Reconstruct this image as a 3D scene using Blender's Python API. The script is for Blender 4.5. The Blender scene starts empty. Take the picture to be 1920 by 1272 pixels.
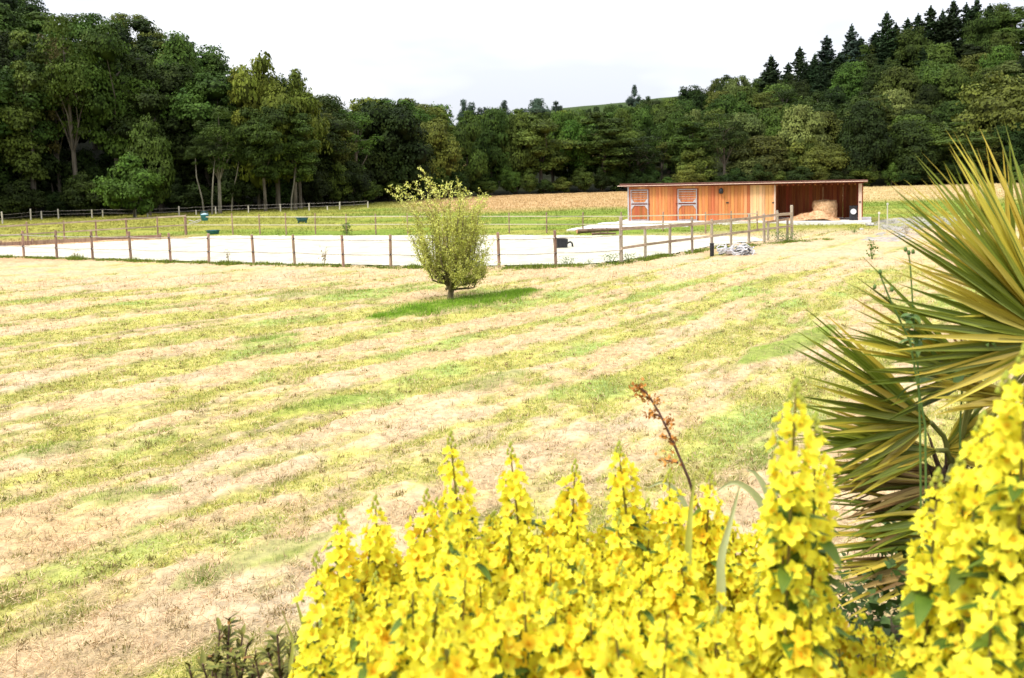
import bpy, math, random
import numpy as np
from mathutils import Vector, Matrix

random.seed(7)
R = np.random.default_rng(11)
SC = bpy.context.scene
COL = SC.collection
PI = math.pi

# ------------------------------------------------------------------ camera
F, CX, CY = 1600.0, 960.0, 636.0
CAM = Vector((0, 0, 3.6))
PITCH, ROLL = math.radians(5.0), math.radians(-1.4)
SHIFT = -(311.0 / F - math.tan(PITCH)) * F / 1920.0
CR = Matrix.Rotation(PI / 2 - PITCH, 3, 'X') @ Matrix.Rotation(ROLL, 3, 'Z')
cd = bpy.data.cameras.new('camera')
cam = bpy.data.objects.new('camera', cd)
COL.objects.link(cam)
cam.matrix_world = Matrix.Translation(CAM) @ CR.to_4x4()
cd.sensor_width = 36.0
cd.lens = 36.0 * F / 1920.0
cd.shift_y = SHIFT
cd.clip_start = 0.05
cd.clip_end = 5000
cd.dof.use_dof = True
cd.dof.focus_distance = 7.0
cd.dof.aperture_fstop = 6.0
SC.camera = cam

# ------------------------------------------------------------------ world, sun, exposure
SUN_EL, SUN_AZ = math.radians(52), math.radians(236)      # azimuth clockwise from +Y: behind the camera, to its left
w = bpy.data.worlds.new('World')
SC.world = w
w.use_nodes = True
nt = w.node_tree
nt.nodes.clear()
def N(t, kind, **kw):
    n = t.nodes.new(kind)
    for k, v in kw.items():
        setattr(n, k, v)
    return n
out = N(nt, 'ShaderNodeOutputWorld')
bg = N(nt, 'ShaderNodeBackground')
bg.inputs['Strength'].default_value = 0.1
sky = N(nt, 'ShaderNodeTexSky', sky_type='NISHITA')
sky.sun_disc = False
sky.sun_elevation = SUN_EL
sky.sun_rotation = SUN_AZ
tc = N(nt, 'ShaderNodeTexCoord')
sp = N(nt, 'ShaderNodeSeparateXYZ')
nt.links.new(tc.outputs['Generated'], sp.inputs[0])
mr = N(nt, 'ShaderNodeMapRange')
mr.inputs['From Min'].default_value = 0.0
mr.inputs['From Max'].default_value = 1.0
mr.inputs['To Min'].default_value = 3.7
mr.inputs['To Max'].default_value = 11.5
nt.links.new(sp.outputs['Z'], mr.inputs['Value'])
mp = N(nt, 'ShaderNodeMapping')
mp.inputs['Scale'].default_value = (1.0, 1.0, 3.2)
nt.links.new(tc.outputs['Generated'], mp.inputs[0])
nz = N(nt, 'ShaderNodeTexNoise')
nz.inputs['Scale'].default_value = 2.3
nz.inputs['Detail'].default_value = 4
nz.inputs['Roughness'].default_value = 0.5
nt.links.new(mp.outputs[0], nz.inputs['Vector'])
cr = N(nt, 'ShaderNodeValToRGB')
cr.color_ramp.elements[0].position = 0.46
cr.color_ramp.elements[0].color = (0.73, 0.745, 0.81, 1)
cr.color_ramp.elements[1].position = 0.66
cr.color_ramp.elements[1].color = (1.06, 1.06, 1.06, 1)
nt.links.new(nz.outputs[0], cr.inputs[0])
vm = N(nt, 'ShaderNodeVectorMath', operation='SCALE')
nt.links.new(cr.outputs[0], vm.inputs[0])
nt.links.new(mr.outputs[0], vm.inputs['Scale'])
mx = N(nt, 'ShaderNodeMix', data_type='RGBA')
mx.inputs[0].default_value = 0.08
nt.links.new(vm.outputs[0], mx.inputs[6])
nt.links.new(sky.outputs[0], mx.inputs[7])
nt.links.new(mx.outputs[2], bg.inputs['Color'])
nt.links.new(bg.outputs[0], out.inputs[0])

sl = bpy.data.lights.new('sun', 'SUN')
sl.energy = 1.5
sl.angle = math.radians(12)
sl.color = (1.0, 0.95, 0.86)
so = bpy.data.objects.new('sun', sl)
COL.objects.link(so)
sd = Vector((math.sin(SUN_AZ) * math.cos(SUN_EL), math.cos(SUN_AZ) * math.cos(SUN_EL), math.sin(SUN_EL)))
so.rotation_euler = sd.to_track_quat('Z', 'Y').to_euler()
so.location = (0, 0, 60)
SC.view_settings.view_transform = 'Standard'
SC.view_settings.look = 'None'
SC.view_settings.gamma = 1
SC.view_settings.use_curve_mapping = False
SC.view_settings.exposure = 1.45
SC.render.engine = 'CYCLES'
SC.cycles.use_denoising = True
SC.cycles.max_bounces = 5
SC.cycles.diffuse_bounces = 3
SC.cycles.glossy_bounces = 2
SC.cycles.transmission_bounces = 3
SC.cycles.transparent_max_bounces = 4

# ------------------------------------------------------------------ survey helpers: where a sighted point stands in the valley
def ray(px, py):
    d = CR @ Vector(((px - CX) / F, -(py - CY) / F + SHIFT * 1920.0 / F, -1.0))
    return d / d.y
def at(px, py, dep):
    return CAM + ray(px, py) * dep
def ground(px, py, z=0.0):
    d = ray(px, py)
    return CAM + d * ((z - CAM.z) / d.z)

# ------------------------------------------------------------------ numpy noise
_P = np.random.default_rng(3).random((256, 256))
def vnoise(x, y):
    xi = np.floor(x).astype(int); yi = np.floor(y).astype(int)
    fx = x - xi; fy = y - yi
    fx = fx * fx * (3 - 2 * fx); fy = fy * fy * (3 - 2 * fy)
    a = _P[xi % 256, yi % 256]; b = _P[(xi + 1) % 256, yi % 256]
    c = _P[xi % 256, (yi + 1) % 256]; d = _P[(xi + 1) % 256, (yi + 1) % 256]
    return (a + (b - a) * fx) * (1 - fy) + (c + (d - c) * fx) * fy
def fbm(x, y, o=4):
    s = 0; a = 0.5; t = 0
    for i in range(o):
        s = s + a * vnoise(x * 2 ** i + 17.3 * i, y * 2 ** i + 9.1 * i); t += a; a *= 0.55
    return s / t
def sm(a, b, x):
    t = np.clip((x - a) / (b - a), 0, 1)
    return t * t * (3 - 2 * t)

# ------------------------------------------------------------------ terrain
_p = [-300, 0, 250, 440, 600, 760, 900, 1060, 1180, 1300, 1420, 1550, 1700, 1920, 2300]
_E = [78, 90, 96, 100, 105, 122, 140, 146, 147, 146, 143, 141, 140, 139, 136]
_Rr = [130, 135, 137, 140, 155, 180, 200, 215, 232, 232, 232, 232, 224, 218, 214]
_Z = [19, 17, 13, 5.5, 3, 5, 6, 4, 10, 14, 16.5, 22, 25, 28, 31]
_FZ = [20, 20, 20, 18, 18, 22, 30, 37, 39.5, 42, 44, 44, 44, 44, 44]
def terr(x, y):
    x = np.asarray(x, float); y = np.asarray(y, float)
    r = np.hypot(x, y); az = np.clip(np.arctan2(x, y), -0.72, 0.72)
    d = r * np.cos(az); p = CX + F * np.tan(az)
    E = np.interp(p, _p, _E); Rg = np.interp(p, _p, _Rr); Z = np.interp(p, _p, _Z); FZ = np.interp(p, _p, _FZ)
    t = np.clip((d - E - 2) / (Rg - E), 0, 1)
    z = Z * t ** 1.15
    t2 = sm(300, 460, d)
    z = z + (FZ - Z) * t2 * (d > Rg)
    z = z + sm(120, 200, d) * (fbm(x / 30, y / 30, 3) - .5) * 1.5
    e = 1.75 + 0.9 * sm(0.6, 1.4, x)
    tt = np.clip((y - e) / 3.2, 0, 1)
    g = 2.2 * (1 - tt)
    z = np.where(y < 9, np.maximum(g, 0) + 0 * z, z)
    return z
def tz(x, y):
    return float(terr(np.array([x]), np.array([y]))[0])

# ------------------------------------------------------------------ materials
def newmat(name):
    m = bpy.data.materials.new(name); m.use_nodes = True
    t = m.node_tree
    b = t.nodes['Principled BSDF']
    return m, t, b
def M(name, c1, c2=None, scale=5.0, rough=0.8, bump=0.0, bscale=None, attr=None, rnd=0.0, detail=4, stretch=None, spec=0.3, metal=0.0, trans=0.0, coord='Object', ramp=(0.35, 0.65)):
    m, t, b = newmat(name)
    L = t.links.new
    c2 = c2 or c1
    tcn = N(t, 'ShaderNodeTexCoord'); mpn = N(t, 'ShaderNodeMapping')
    if stretch: mpn.inputs['Scale'].default_value = stretch
    L(tcn.outputs[coord], mpn.inputs[0])
    n = N(t, 'ShaderNodeTexNoise'); n.inputs['Scale'].default_value = scale; n.inputs['Detail'].default_value = detail
    n.inputs['Roughness'].default_value = 0.6
    L(mpn.outputs[0], n.inputs['Vector'])
    r = N(t, 'ShaderNodeValToRGB')
    r.color_ramp.elements[0].position = ramp[0]; r.color_ramp.elements[1].position = ramp[1]
    r.color_ramp.elements[0].color = (*c1, 1); r.color_ramp.elements[1].color = (*c2, 1)
    L(n.outputs[0], r.inputs[0])
    c = r.outputs[0]
    if attr:
        a = N(t, 'ShaderNodeAttribute', attribute_name=attr)
        x = N(t, 'ShaderNodeMix', data_type='RGBA', blend_type='MULTIPLY'); x.inputs[0].default_value = 1
        L(c, x.inputs[6]); L(a.outputs['Color'], x.inputs[7]); c = x.outputs[2]
    if rnd:
        oi = N(t, 'ShaderNodeObjectInfo')
        hs = N(t, 'ShaderNodeHueSaturation')
        m1 = N(t, 'ShaderNodeMapRange'); m1.inputs['To Min'].default_value = 1 - rnd; m1.inputs['To Max'].default_value = 1 + rnd
        L(oi.outputs['Random'], m1.inputs[0]); L(m1.outputs[0], hs.inputs['Value'])
        mm = N(t, 'ShaderNodeMath', operation='MULTIPLY'); mm.inputs[1].default_value = 7.31
        fr = N(t, 'ShaderNodeMath', operation='FRACT')
        m2 = N(t, 'ShaderNodeMapRange'); m2.inputs['To Min'].default_value = 0.5 - rnd * 0.06; m2.inputs['To Max'].default_value = 0.5 + rnd * 0.06
        L(oi.outputs['Random'], mm.inputs[0]); L(mm.outputs[0], fr.inputs[0]); L(fr.outputs[0], m2.inputs[0]); L(m2.outputs[0], hs.inputs['Hue'])
        L(c, hs.inputs['Color']); c = hs.outputs[0]
    L(c, b.inputs['Base Color'])
    b.inputs['Roughness'].default_value = rough
    b.inputs['Specular IOR Level'].default_value = spec
    b.inputs['Metallic'].default_value = metal
    if bump:
        n2 = N(t, 'ShaderNodeTexNoise'); n2.inputs['Scale'].default_value = bscale or scale * 3; n2.inputs['Detail'].default_value = 3
        L(mpn.outputs[0], n2.inputs['Vector'])
        bp = N(t, 'ShaderNodeBump'); bp.inputs['Strength'].default_value = bump; bp.inputs['Distance'].default_value = 0.02
        L(n2.outputs[0], bp.inputs['Height']); L(bp.outputs[0], b.inputs['Normal'])
    if trans:
        tr = N(t, 'ShaderNodeBsdfTranslucent'); L(c, tr.inputs[0])
        ms = N(t, 'ShaderNodeMixShader'); ms.inputs[0].default_value = trans
        o = t.nodes['Material Output']
        L(b.outputs[0], ms.inputs[1]); L(tr.outputs[0], ms.inputs[2]); L(ms.outputs[0], o.inputs[0])
    return m

# ------------------------------------------------------------------ object helpers
def tag(o, label=None, cat=None, group=None, kind=None):
    if label: o['label'] = label
    if cat: o['category'] = cat
    if group: o['group'] = group
    if kind: o['kind'] = kind
    return o
def link(name, data, parent=None, mat=None, loc=None, mw=None):
    o = bpy.data.objects.new(name, data); COL.objects.link(o)
    if parent is not None: o.parent = parent
    if mat is not None and data is not None:
        if len(data.materials) == 0: data.materials.append(mat)
    if loc is not None: o.location = loc
    if mw is not None: o.matrix_basis = mw
    return o
def empty(name, loc, label, cat, group=None, rz=0.0):
    o = bpy.data.objects.new(name, None); COL.objects.link(o)
    o.location = loc; o.rotation_euler = (0, 0, rz); o.empty_display_size = 0.3
    return tag(o, label, cat, group)
def npmesh(name, V, Fc, mat=None, col=None, smooth=False):
    V = np.asarray(V, np.float32); Fc = np.asarray(Fc, np.int32)
    me = bpy.data.meshes.new(name)
    k = Fc.shape[1]; n = len(Fc)
    me.vertices.add(len(V)); me.vertices.foreach_set('co', V.ravel())
    me.loops.add(n * k); me.loops.foreach_set('vertex_index', Fc.ravel())
    me.polygons.add(n); me.polygons.foreach_set('loop_start', np.arange(0, n * k, k, dtype=np.int32))
    if col is not None:
        a = me.color_attributes.new('col', 'FLOAT_COLOR', 'POINT')
        c = np.ones((len(V), 4), np.float32); c[:, :3] = col
        a.data.foreach_set('color', c.ravel())
    me.update(calc_edges=True)
    if smooth: me.polygons.foreach_set('use_smooth', np.ones(n, bool))
    if mat: me.materials.append(mat)
    return me
class MB:
    def __init__(s): s.v = []; s.f = []
    def add(s, vs, fs):
        o = len(s.v); s.v += [tuple(v) for v in vs]; s.f += [tuple(i + o for i in f) for f in fs]; return s
    def box(s, c, d, mat3=None):
        x, y, z = (k / 2 for k in d)
        vs = [Vector((a * x, b * y, e * z)) for a in (-1, 1) for b in (-1, 1) for e in (-1, 1)]
        if mat3: vs = [mat3 @ v for v in vs]
        return s.add([Vector(c) + v for v in vs], [(0, 1, 3, 2), (4, 6, 7, 5), (0, 4, 5, 1), (2, 3, 7, 6), (0, 2, 6, 4), (1, 5, 7, 3)])
    def tube(s, pts, rad, n=6, cap=True):
        pts = [Vector(p) for p in pts]
        if not hasattr(rad, '__len__'): rad = [rad] * len(pts)
        vs = []; fs = []
        up = Vector((0.31, 0.17, 0.93))
        for i, p in enumerate(pts):
            d = (pts[min(i + 1, len(pts) - 1)] - pts[max(i - 1, 0)]).normalized()
            a = d.cross(up)
            if a.length < 0.1: a = d.cross(Vector((1, 0, 0)))
            a.normalize(); b = d.cross(a)
            for k in range(n):
                t = 2 * PI * k / n
                vs.append(p + (a * math.cos(t) + b * math.sin(t)) * rad[i])
        for i in range(len(pts) - 1):
            for k in range(n):
                fs.append((i * n + k, i * n + (k + 1) % n, (i + 1) * n + (k + 1) % n, (i + 1) * n + k))
        if cap:
            fs.append(tuple(range(n - 1, -1, -1))); fs.append(tuple((len(pts) - 1) * n + k for k in range(n)))
        return s.add(vs, fs)
    def lathe(s, prof, n=16, c=(0, 0, 0)):
        vs = []; fs = []
        for r, z in prof:
            for k in range(n):
                t = 2 * PI * k / n; vs.append((c[0] + r * math.cos(t), c[1] + r * math.sin(t), c[2] + z))
        for i in range(len(prof) - 1):
            for k in range(n): fs.append((i * n + k, i * n + (k + 1) % n, (i + 1) * n + (k + 1) % n, (i + 1) * n + k))
        return s.add(vs, fs)
    def me(s, name, mat=None, smooth=False):
        m = bpy.data.meshes.new(name); m.from_pydata(s.v, [], s.f); m.update()
        if smooth: m.polygons.foreach_set('use_smooth', np.ones(len(m.polygons), bool))
        if mat: m.materials.append(mat)
        return m
    def build(s, name, mat, parent=None, smooth=False, loc=None):
        return link(name, s.me(name, mat, smooth), parent, None, loc)
def quads(C, Nn, size, asp=1.0, rng=R, tris=False):
    """leaf sized faces at C facing Nn"""
    n = len(C)
    Nn = Nn / (np.linalg.norm(Nn, axis=1, keepdims=True) + 1e-9)
    h = rng.normal(size=(n, 3)); A = np.cross(Nn, h); A /= np.linalg.norm(A, axis=1, keepdims=True) + 1e-9
    B = np.cross(Nn, A)
    s = (np.ones(n) * size)[:, None] if np.ndim(size) == 0 else np.asarray(size)[:, None]
    A = A * s * 0.5 * asp; B = B * s * 0.5
    bend = Nn * s * 0.12
    V = np.stack([C - A, C - B * 0.8 + bend, C + A, C + B * 0.8 + bend], 1).reshape(-1, 3)
    Fq = np.arange(n * 4).reshape(-1, 4)
    return V, Fq

# ------------------------------------------------------------------ ground sheet
def stripes(x, y):
    """1 = dry hay, 0 = green, plus darker ridge mask"""
    m = 1.08 - 0.34 * sm(13, 28, y) * sm(3, -7, x) + .12 * sm(0, 9, x)
    u = y - (x + 8) * m
    v = x + y * 0.6
    wob = (fbm(v / 9, u / 5, 3) - .5) * 2.4
    ph = (u + wob) / 4.0
    s = 0.5 + 0.5 * np.sin(2 * PI * ph)
    s2 = 0.5 + 0.5 * np.sin(2 * PI * (u + wob * 0.6) / 1.45 + 1.3)
    n1 = fbm(v / 3.2 + 5, u / 0.9, 4)
    n2 = fbm(v / 0.7 + 5, u / 0.35, 3)
    d = 0.52 * s + 0.16 * s2 + .85 * (n1 - .5) + 1.0 * (n2 - .5) + 0.12
    # nearest ground on the right and the headland along the fence are drier
    d = d + 0.22 * sm(12, 6, y) + 0.45 * sm(27, 31, y) * (y < 60) + 0.14 * sm(-1, 3, x) * sm(14, 8, y) - 0.12 * sm(6, 16, x) * (y < 30)
    dry = .06 + .90 * sm(0.20, 0.80, d)
    rid = sm(0.56, 0.75, fbm(v / 2.6 + 31, u / 0.45 + 7, 3)) * sm(0.55, 0.2, np.abs(dry - 0.45))
    return dry, rid
_g0 = ground(845, 562)
def in_poly(x, y, P):
    c = np.zeros(np.shape(x), bool); n = len(P)
    for i in range(n):
        x1, y1 = P[i]; x2, y2 = P[(i + 1) % n]
        cond = ((y1 > y) != (y2 > y)) & (x < (x2 - x1) * (y - y1) / (y2 - y1 + 1e-12) + x1)
        c ^= cond
    return c
ARENA_PX = [(-250, 477), (0, 481), (110, 484), (250, 488), (400, 493), (560, 497), (750, 500), (960, 500), (1100, 498), (1168, 491), (1230, 481), (1290, 474), (1335, 463), (1440, 452), (1420, 446), (1330, 443), (900, 442), (400, 443), (300, 450), (0, 464)]
ARENA = [tuple(ground(a, b)[:2]) for a, b in ARENA_PX]
STREAK_PX = [(700, 600, 1000, 548), (400, 1085, 620, 1010), (1390, 688, 1560, 615), (0, 868, 170, 830), (520, 780, 690, 742), (820, 740, 990, 700), (150, 940, 330, 925), (430, 650, 560, 628), (480, 560, 690, 546), (330, 1110, 430, 1070)]
STREAK = []
for a, b, c, d in STREAK_PX:
    p, q = ground(a, b), ground(c, d); STREAK.append((p.x, p.y, q.x, q.y))
def streak(x, y):
    m = np.zeros(np.shape(x))
    for i, (x1, y1, x2, y2) in enumerate(STREAK):
        dx, dy = x2 - x1, y2 - y1; L2 = dx * dx + dy * dy
        t = np.clip(((x - x1) * dx + (y - y1) * dy) / L2, 0, 1)
        dist = np.hypot(x - x1 - t * dx, y - y1 - t * dy)
        wd = (0.85 if i == 0 else 0.02 * y1 + 0.12) * (1 - 0.7 * np.abs(2 * t - 1) ** 2)
        m = np.maximum(m, sm(1.3, 0.6, dist / wd + (fbm(x * 2, y * 2, 3) - .5) * 1.2) * (1.0 if i == 0 else .8 if i == 2 else 0.5))
    return m
GRAVEL = [[tuple(ground(a, b)[:2]) for a, b in Pq] for Pq in ([(1625, 418), (1690, 408), (1800, 408), (1790, 420), (1730, 430), (1680, 438), (1650, 428)], [(1610, 450), (1655, 437), (1705, 436), (1735, 446), (1680, 455), (1640, 455)])]
def gcol(x, y):
    dry, rid = stripes(x, y)
    n = fbm(x / 1.7, y / 1.7, 3)[..., None]; n2 = fbm(x * 2.5, y * 2.5, 3)[..., None]
    hay = np.array([.49, .36, .215]) * (0.80 + 0.4 * n2)
    hay = hay * (1 + np.array([0.06, 0.0, -0.10]) * (n - .5) * 4)
    gr = np.array([.37, .345, .09]) * (0.72 + 0.55 * n2) * (1 - np.array([0.35, 0.05, 0.1]) * sm(.45, .75, n))
    c = gr * (1 - dry[..., None]) + hay * dry[..., None]
    c = c * (1 - 0.55 * rid[..., None]) + np.array([.12, .14, .02]) * 0.55 * rid[..., None]
    st = streak(x, y)[..., None]
    c = c * (1 - st) + np.array([.15, .22, .025]) * (0.7 + 0.6 * n2) * st
    # beyond the arena: meadow, then the dry brown grass belt in front of the wood
    r = np.hypot(x, y); az = np.clip(np.arctan2(x, y), -0.72, 0.72); d = r * np.cos(az); p = CX + F * np.tan(az)
    E = np.interp(p, _p, _E)
    mead = sm(44, 49, y + 3 * (fbm(x / 6, y / 6, 2) - .5))[..., None]
    big = fbm(x / 9, y / 5, 3)[..., None]
    mc = np.array([.27, .27, .055]) * (1 - sm(.42, .62, big)) + np.array([.16, .22, .03]) * sm(.42, .62, big)
    mc = mc * (0.75 + .5 * n2)
    c = c * (1 - mead) + mc * mead
    belt = sm(76, 92, d + 14 * (fbm(x / 14, y / 6, 3) - .5)) * sm(700, 860, p)
    bc = np.array([.43, .29, .14]) * (0.8 + 0.4 * n2) * (1 - .25 * sm(1500, 1650, p)[..., None] * np.array([-.3, -.9, -1.]))
    c = c * (1 - belt[..., None]) + bc * belt[..., None]
    # dry pinkish paddock beyond the left part of the arena
    lp = sm(420, 300, p) * sm(38, 41, d) * sm(60, 52, d)
    c = c * (1 - lp[..., None]) + np.array([.42, .27, .15]) * (.75 + .5 * n2) * lp[..., None]
    ld = sm(740, 560, p) * sm(58, 66, d)
    c = c * (1 - ld[..., None] * .7) + np.array([.26, .245, .05]) * (.6 + .8 * n2) * ld[..., None] * .7
    # wood floor, the shade under the trees darkened into its colour
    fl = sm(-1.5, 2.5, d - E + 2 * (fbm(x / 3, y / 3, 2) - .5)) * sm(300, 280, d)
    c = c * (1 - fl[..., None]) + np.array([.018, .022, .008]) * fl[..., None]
    far = sm(300, 380, d)
    c = c * (1 - far[..., None]) + np.array([.035, .058, .012]) * far[..., None]
    # grey gravel worn into the turf right of the stable
    for Pg in GRAVEL:
        cx = np.mean([q[0] for q in Pg]); cy = np.mean([q[1] for q in Pg]); k = 1 + .5 * (fbm(x * .7, y * .7, 3) - .5)
        gm = in_poly(cx + (x - cx) * k, cy + (y - cy) * k, Pg)[..., None] * sm(.30, .5, fbm(x * 3, y * 3, 3))[..., None] * .9
        c = c * (1 - gm) + np.array([.30, .285, .27]) * (.6 + .8 * n2) * gm
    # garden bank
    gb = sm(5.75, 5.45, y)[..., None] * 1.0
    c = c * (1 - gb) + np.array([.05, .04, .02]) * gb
    return c
def build_ground():
    a1 = np.radians(np.linspace(-38, 38, 600)); a0 = np.radians(np.linspace(-180, -38, 40)[:-1]); a2 = np.radians(np.linspace(38, 180, 40)[1:])
    az = np.concatenate([a0, a1, a2])
    r = [0.4, 1.0, 1.6, 2.2, 2.8, 3.4, 4.0, 4.6, 5.2]
    while r[-1] < 60: r.append(r[-1] * 1.0085)
    while r[-1] < 320: r.append(r[-1] * 1.018)
    while r[-1] < 1500: r.append(r[-1] * 1.06)
    r = np.array(r)
    AZ, RR = np.meshgrid(az, r)
    X = RR * np.sin(AZ); Y = RR * np.cos(AZ)
    Z = terr(X, Y)
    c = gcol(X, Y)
    dry, rid = stripes(X, Y)
    inar = in_poly(X, Y, ARENA)
    fld = sm(5.5, 7, Y) * sm(60, 40, Y)
    Z = Z + fld * (0.08 * (fbm(X / 0.4, Y / 0.4, 4) - .5) + 0.07 * dry * fbm(X / .22, Y / .22, 2) + 0.05 * streak(X, Y)) * np.where(inar, 0, 1)
    Z = Z + sm(45, 55, Y) * sm(300, 200, Y) * 0.25 * (fbm(X / 1.5, Y / 1.5, 2) - .5)
    ap = AP_MASK(X, Y)
    Z = np.where(inar, -0.03, Z); Z = np.where(ap & ~inar, -0.06, Z)
    n, m = X.shape
    V = np.stack([X, Y, Z], -1).reshape(-1, 3)
    i = np.arange(n * m).reshape(n, m)
    Fq = np.stack([i[:-1, :-1], i[:-1, 1:], i[1:, 1:], i[1:, :-1]], -1).reshape(-1, 4)
    mt = M('turf', (.72, .72, .72), (1.22, 1.2, 1.15), scale=9, rough=.95, bump=0.7, bscale=30, attr='col', detail=8, spec=.1)
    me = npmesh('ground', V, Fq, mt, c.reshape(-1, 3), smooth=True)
    o = link('ground', me); tag(o, kind='structure')

# stable footprint, needed by the ground too
SB = ground(1617, 414, .16)
_r = ray(1179, 412); _a = math.radians(-23)
_m = Matrix(((_r.x, math.cos(_a)), (_r.y, math.sin(_a)))).inverted() @ Vector((SB.x, SB.y))
SA = Vector((_r.x * _m[0], _r.y * _m[0], .16))
SU = Vector((SB.x - SA.x, SB.y - SA.y, 0)); SLEN = SU.length; SU.normalize()
SV = Vector((-SU.y, SU.x, 0))          # away from the camera
if SV.y < 0: SV = -SV
def sw(u, v, z=0.0):
    return Vector((SA.x, SA.y, 0)) + SU * u + SV * v + Vector((0, 0, z))
APRON = [sw(-0.6, -1.0), sw(SLEN + 0.5, -1.0), sw(SLEN + 0.5, 4.0), sw(-0.6, 4.0)]
def AP_MASK(X, Y):
    return in_poly(X, Y, [tuple(sw(a, b)[:2]) for a, b in ((-.5, -.9), (SLEN + .4, -.9), (SLEN + .4, 3.9), (-.5, 3.9))])
build_ground()

def sheet(name, P, z, mat, th=0.0, label=None):
    mb = MB(); n = len(P)
    vs = [(p[0], p[1], z) for p in P]
    fs = [tuple(range(n))]
    if th:
        vs += [(p[0], p[1], z - th) for p in P]
        fs += [(i, (i + 1) % n, n + (i + 1) % n, n + i) for i in range(n)]
    mb.add(vs, fs)
    o = mb.build(name, mat); tag(o, kind='structure'); return o
# arena: a gridded sand sheet so that it can carry ripples
def build_arena():
    P = np.array(ARENA); rng = np.random.default_rng(5)
    xs = np.arange(P[:, 0].min(), P[:, 0].max(), 0.16); ys = np.arange(P[:, 1].min(), P[:, 1].max(), 0.16)
    X, Y = np.meshgrid(xs, ys); ins = in_poly(X, Y, ARENA)
    Z = 0.035 + 0.05 * (fbm(X / 1.2, Y / 0.8, 3) - .5) + .035 * (fbm(X / .2, Y / .25, 2) - .5) + .012 * np.sin(Y * 9 + X * .8)
    i = np.arange(X.size).reshape(X.shape)
    ok = ins[:-1, :-1] & ins[:-1, 1:] & ins[1:, 1:] & ins[1:, :-1]
    Fq = np.stack([i[:-1, :-1], i[:-1, 1:], i[1:, 1:], i[1:, :-1]], -1)[ok]
    used = np.unique(Fq); mp_ = -np.ones(X.size, int); mp_[used] = np.arange(len(used))
    V = np.stack([X, Y, Z], -1).reshape(-1, 3)[used]
    mt = M('pale_sand', (.37, .355, .27), (.57, .55, .44), scale=.9, rough=.95, bump=.5, bscale=20, detail=6, spec=.1)
    o = link('arena_sand', npmesh('arena_sand', V, mp_[Fq], mt, smooth=True)); tag(o, kind='structure')
build_arena()
CONC = M('concrete', (.52, .50, .47), (.74, .72, .69), scale=1.3, rough=.9, bump=.3, detail=6)
sheet('stable_floor_slab', APRON, 0.16, CONC, 0.22)
sheet('concrete_ramp', [ground(1062, 432, .03), ground(1130, 418, .05), sw(-.62, .6), sw(-.62, -1.02), sw(4.6, -1.02), ground(1290, 426, .03), ground(1170, 430, .03)], 0.065, CONC, 0.1)

# ------------------------------------------------------------------ trees
def fol(name, c1, c2, rnd=.32):
    return M(name, c1, c2, scale=0.55, rough=.75, rnd=rnd, attr='col', detail=5, spec=.15, trans=.12, ramp=(.3, .7))
FM = {
    'dark': fol('leaves_dark_green', (.011, .022, .004), (.032, .054, .008)),
    'mid': fol('leaves_mid_green', (.026, .050, .007), (.078, .120, .018)),
    'fresh': fol('leaves_fresh_green', (.032, .070, .008), (.08, .135, .018)),
    'yellow': fol('leaves_yellow_green', (.07, .098, .010), (.15, .178, .024)),
    'olive': fol('leaves_olive', (.044, .060, .010), (.112, .134, .022)),
    'grey': fol('leaves_grey_green', (.070, .100, .024), (.16, .20, .055)),
    'brown': fol('leaves_thin_brownish', (.09, .085, .025), (.17, .15, .05)),
    'spruce': fol('needles_dark', (.016, .036, .012), (.045, .076, .026)),
    'hazy': fol('leaves_far_haze_tint', (.035, .065, .045), (.07, .105, .070)),  # distance haze put into the leaf colour; no air is built
}
BARK = M('bark_grey_brown', (.05, .042, .03), (.14, .12, .09), scale=3, rough=.95, stretch=(1, 1, .25))
PBARK = M('bark_pale', (.11, .10, .075), (.22, .20, .15), scale=3, rough=.95, stretch=(1, 1, .25))

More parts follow.
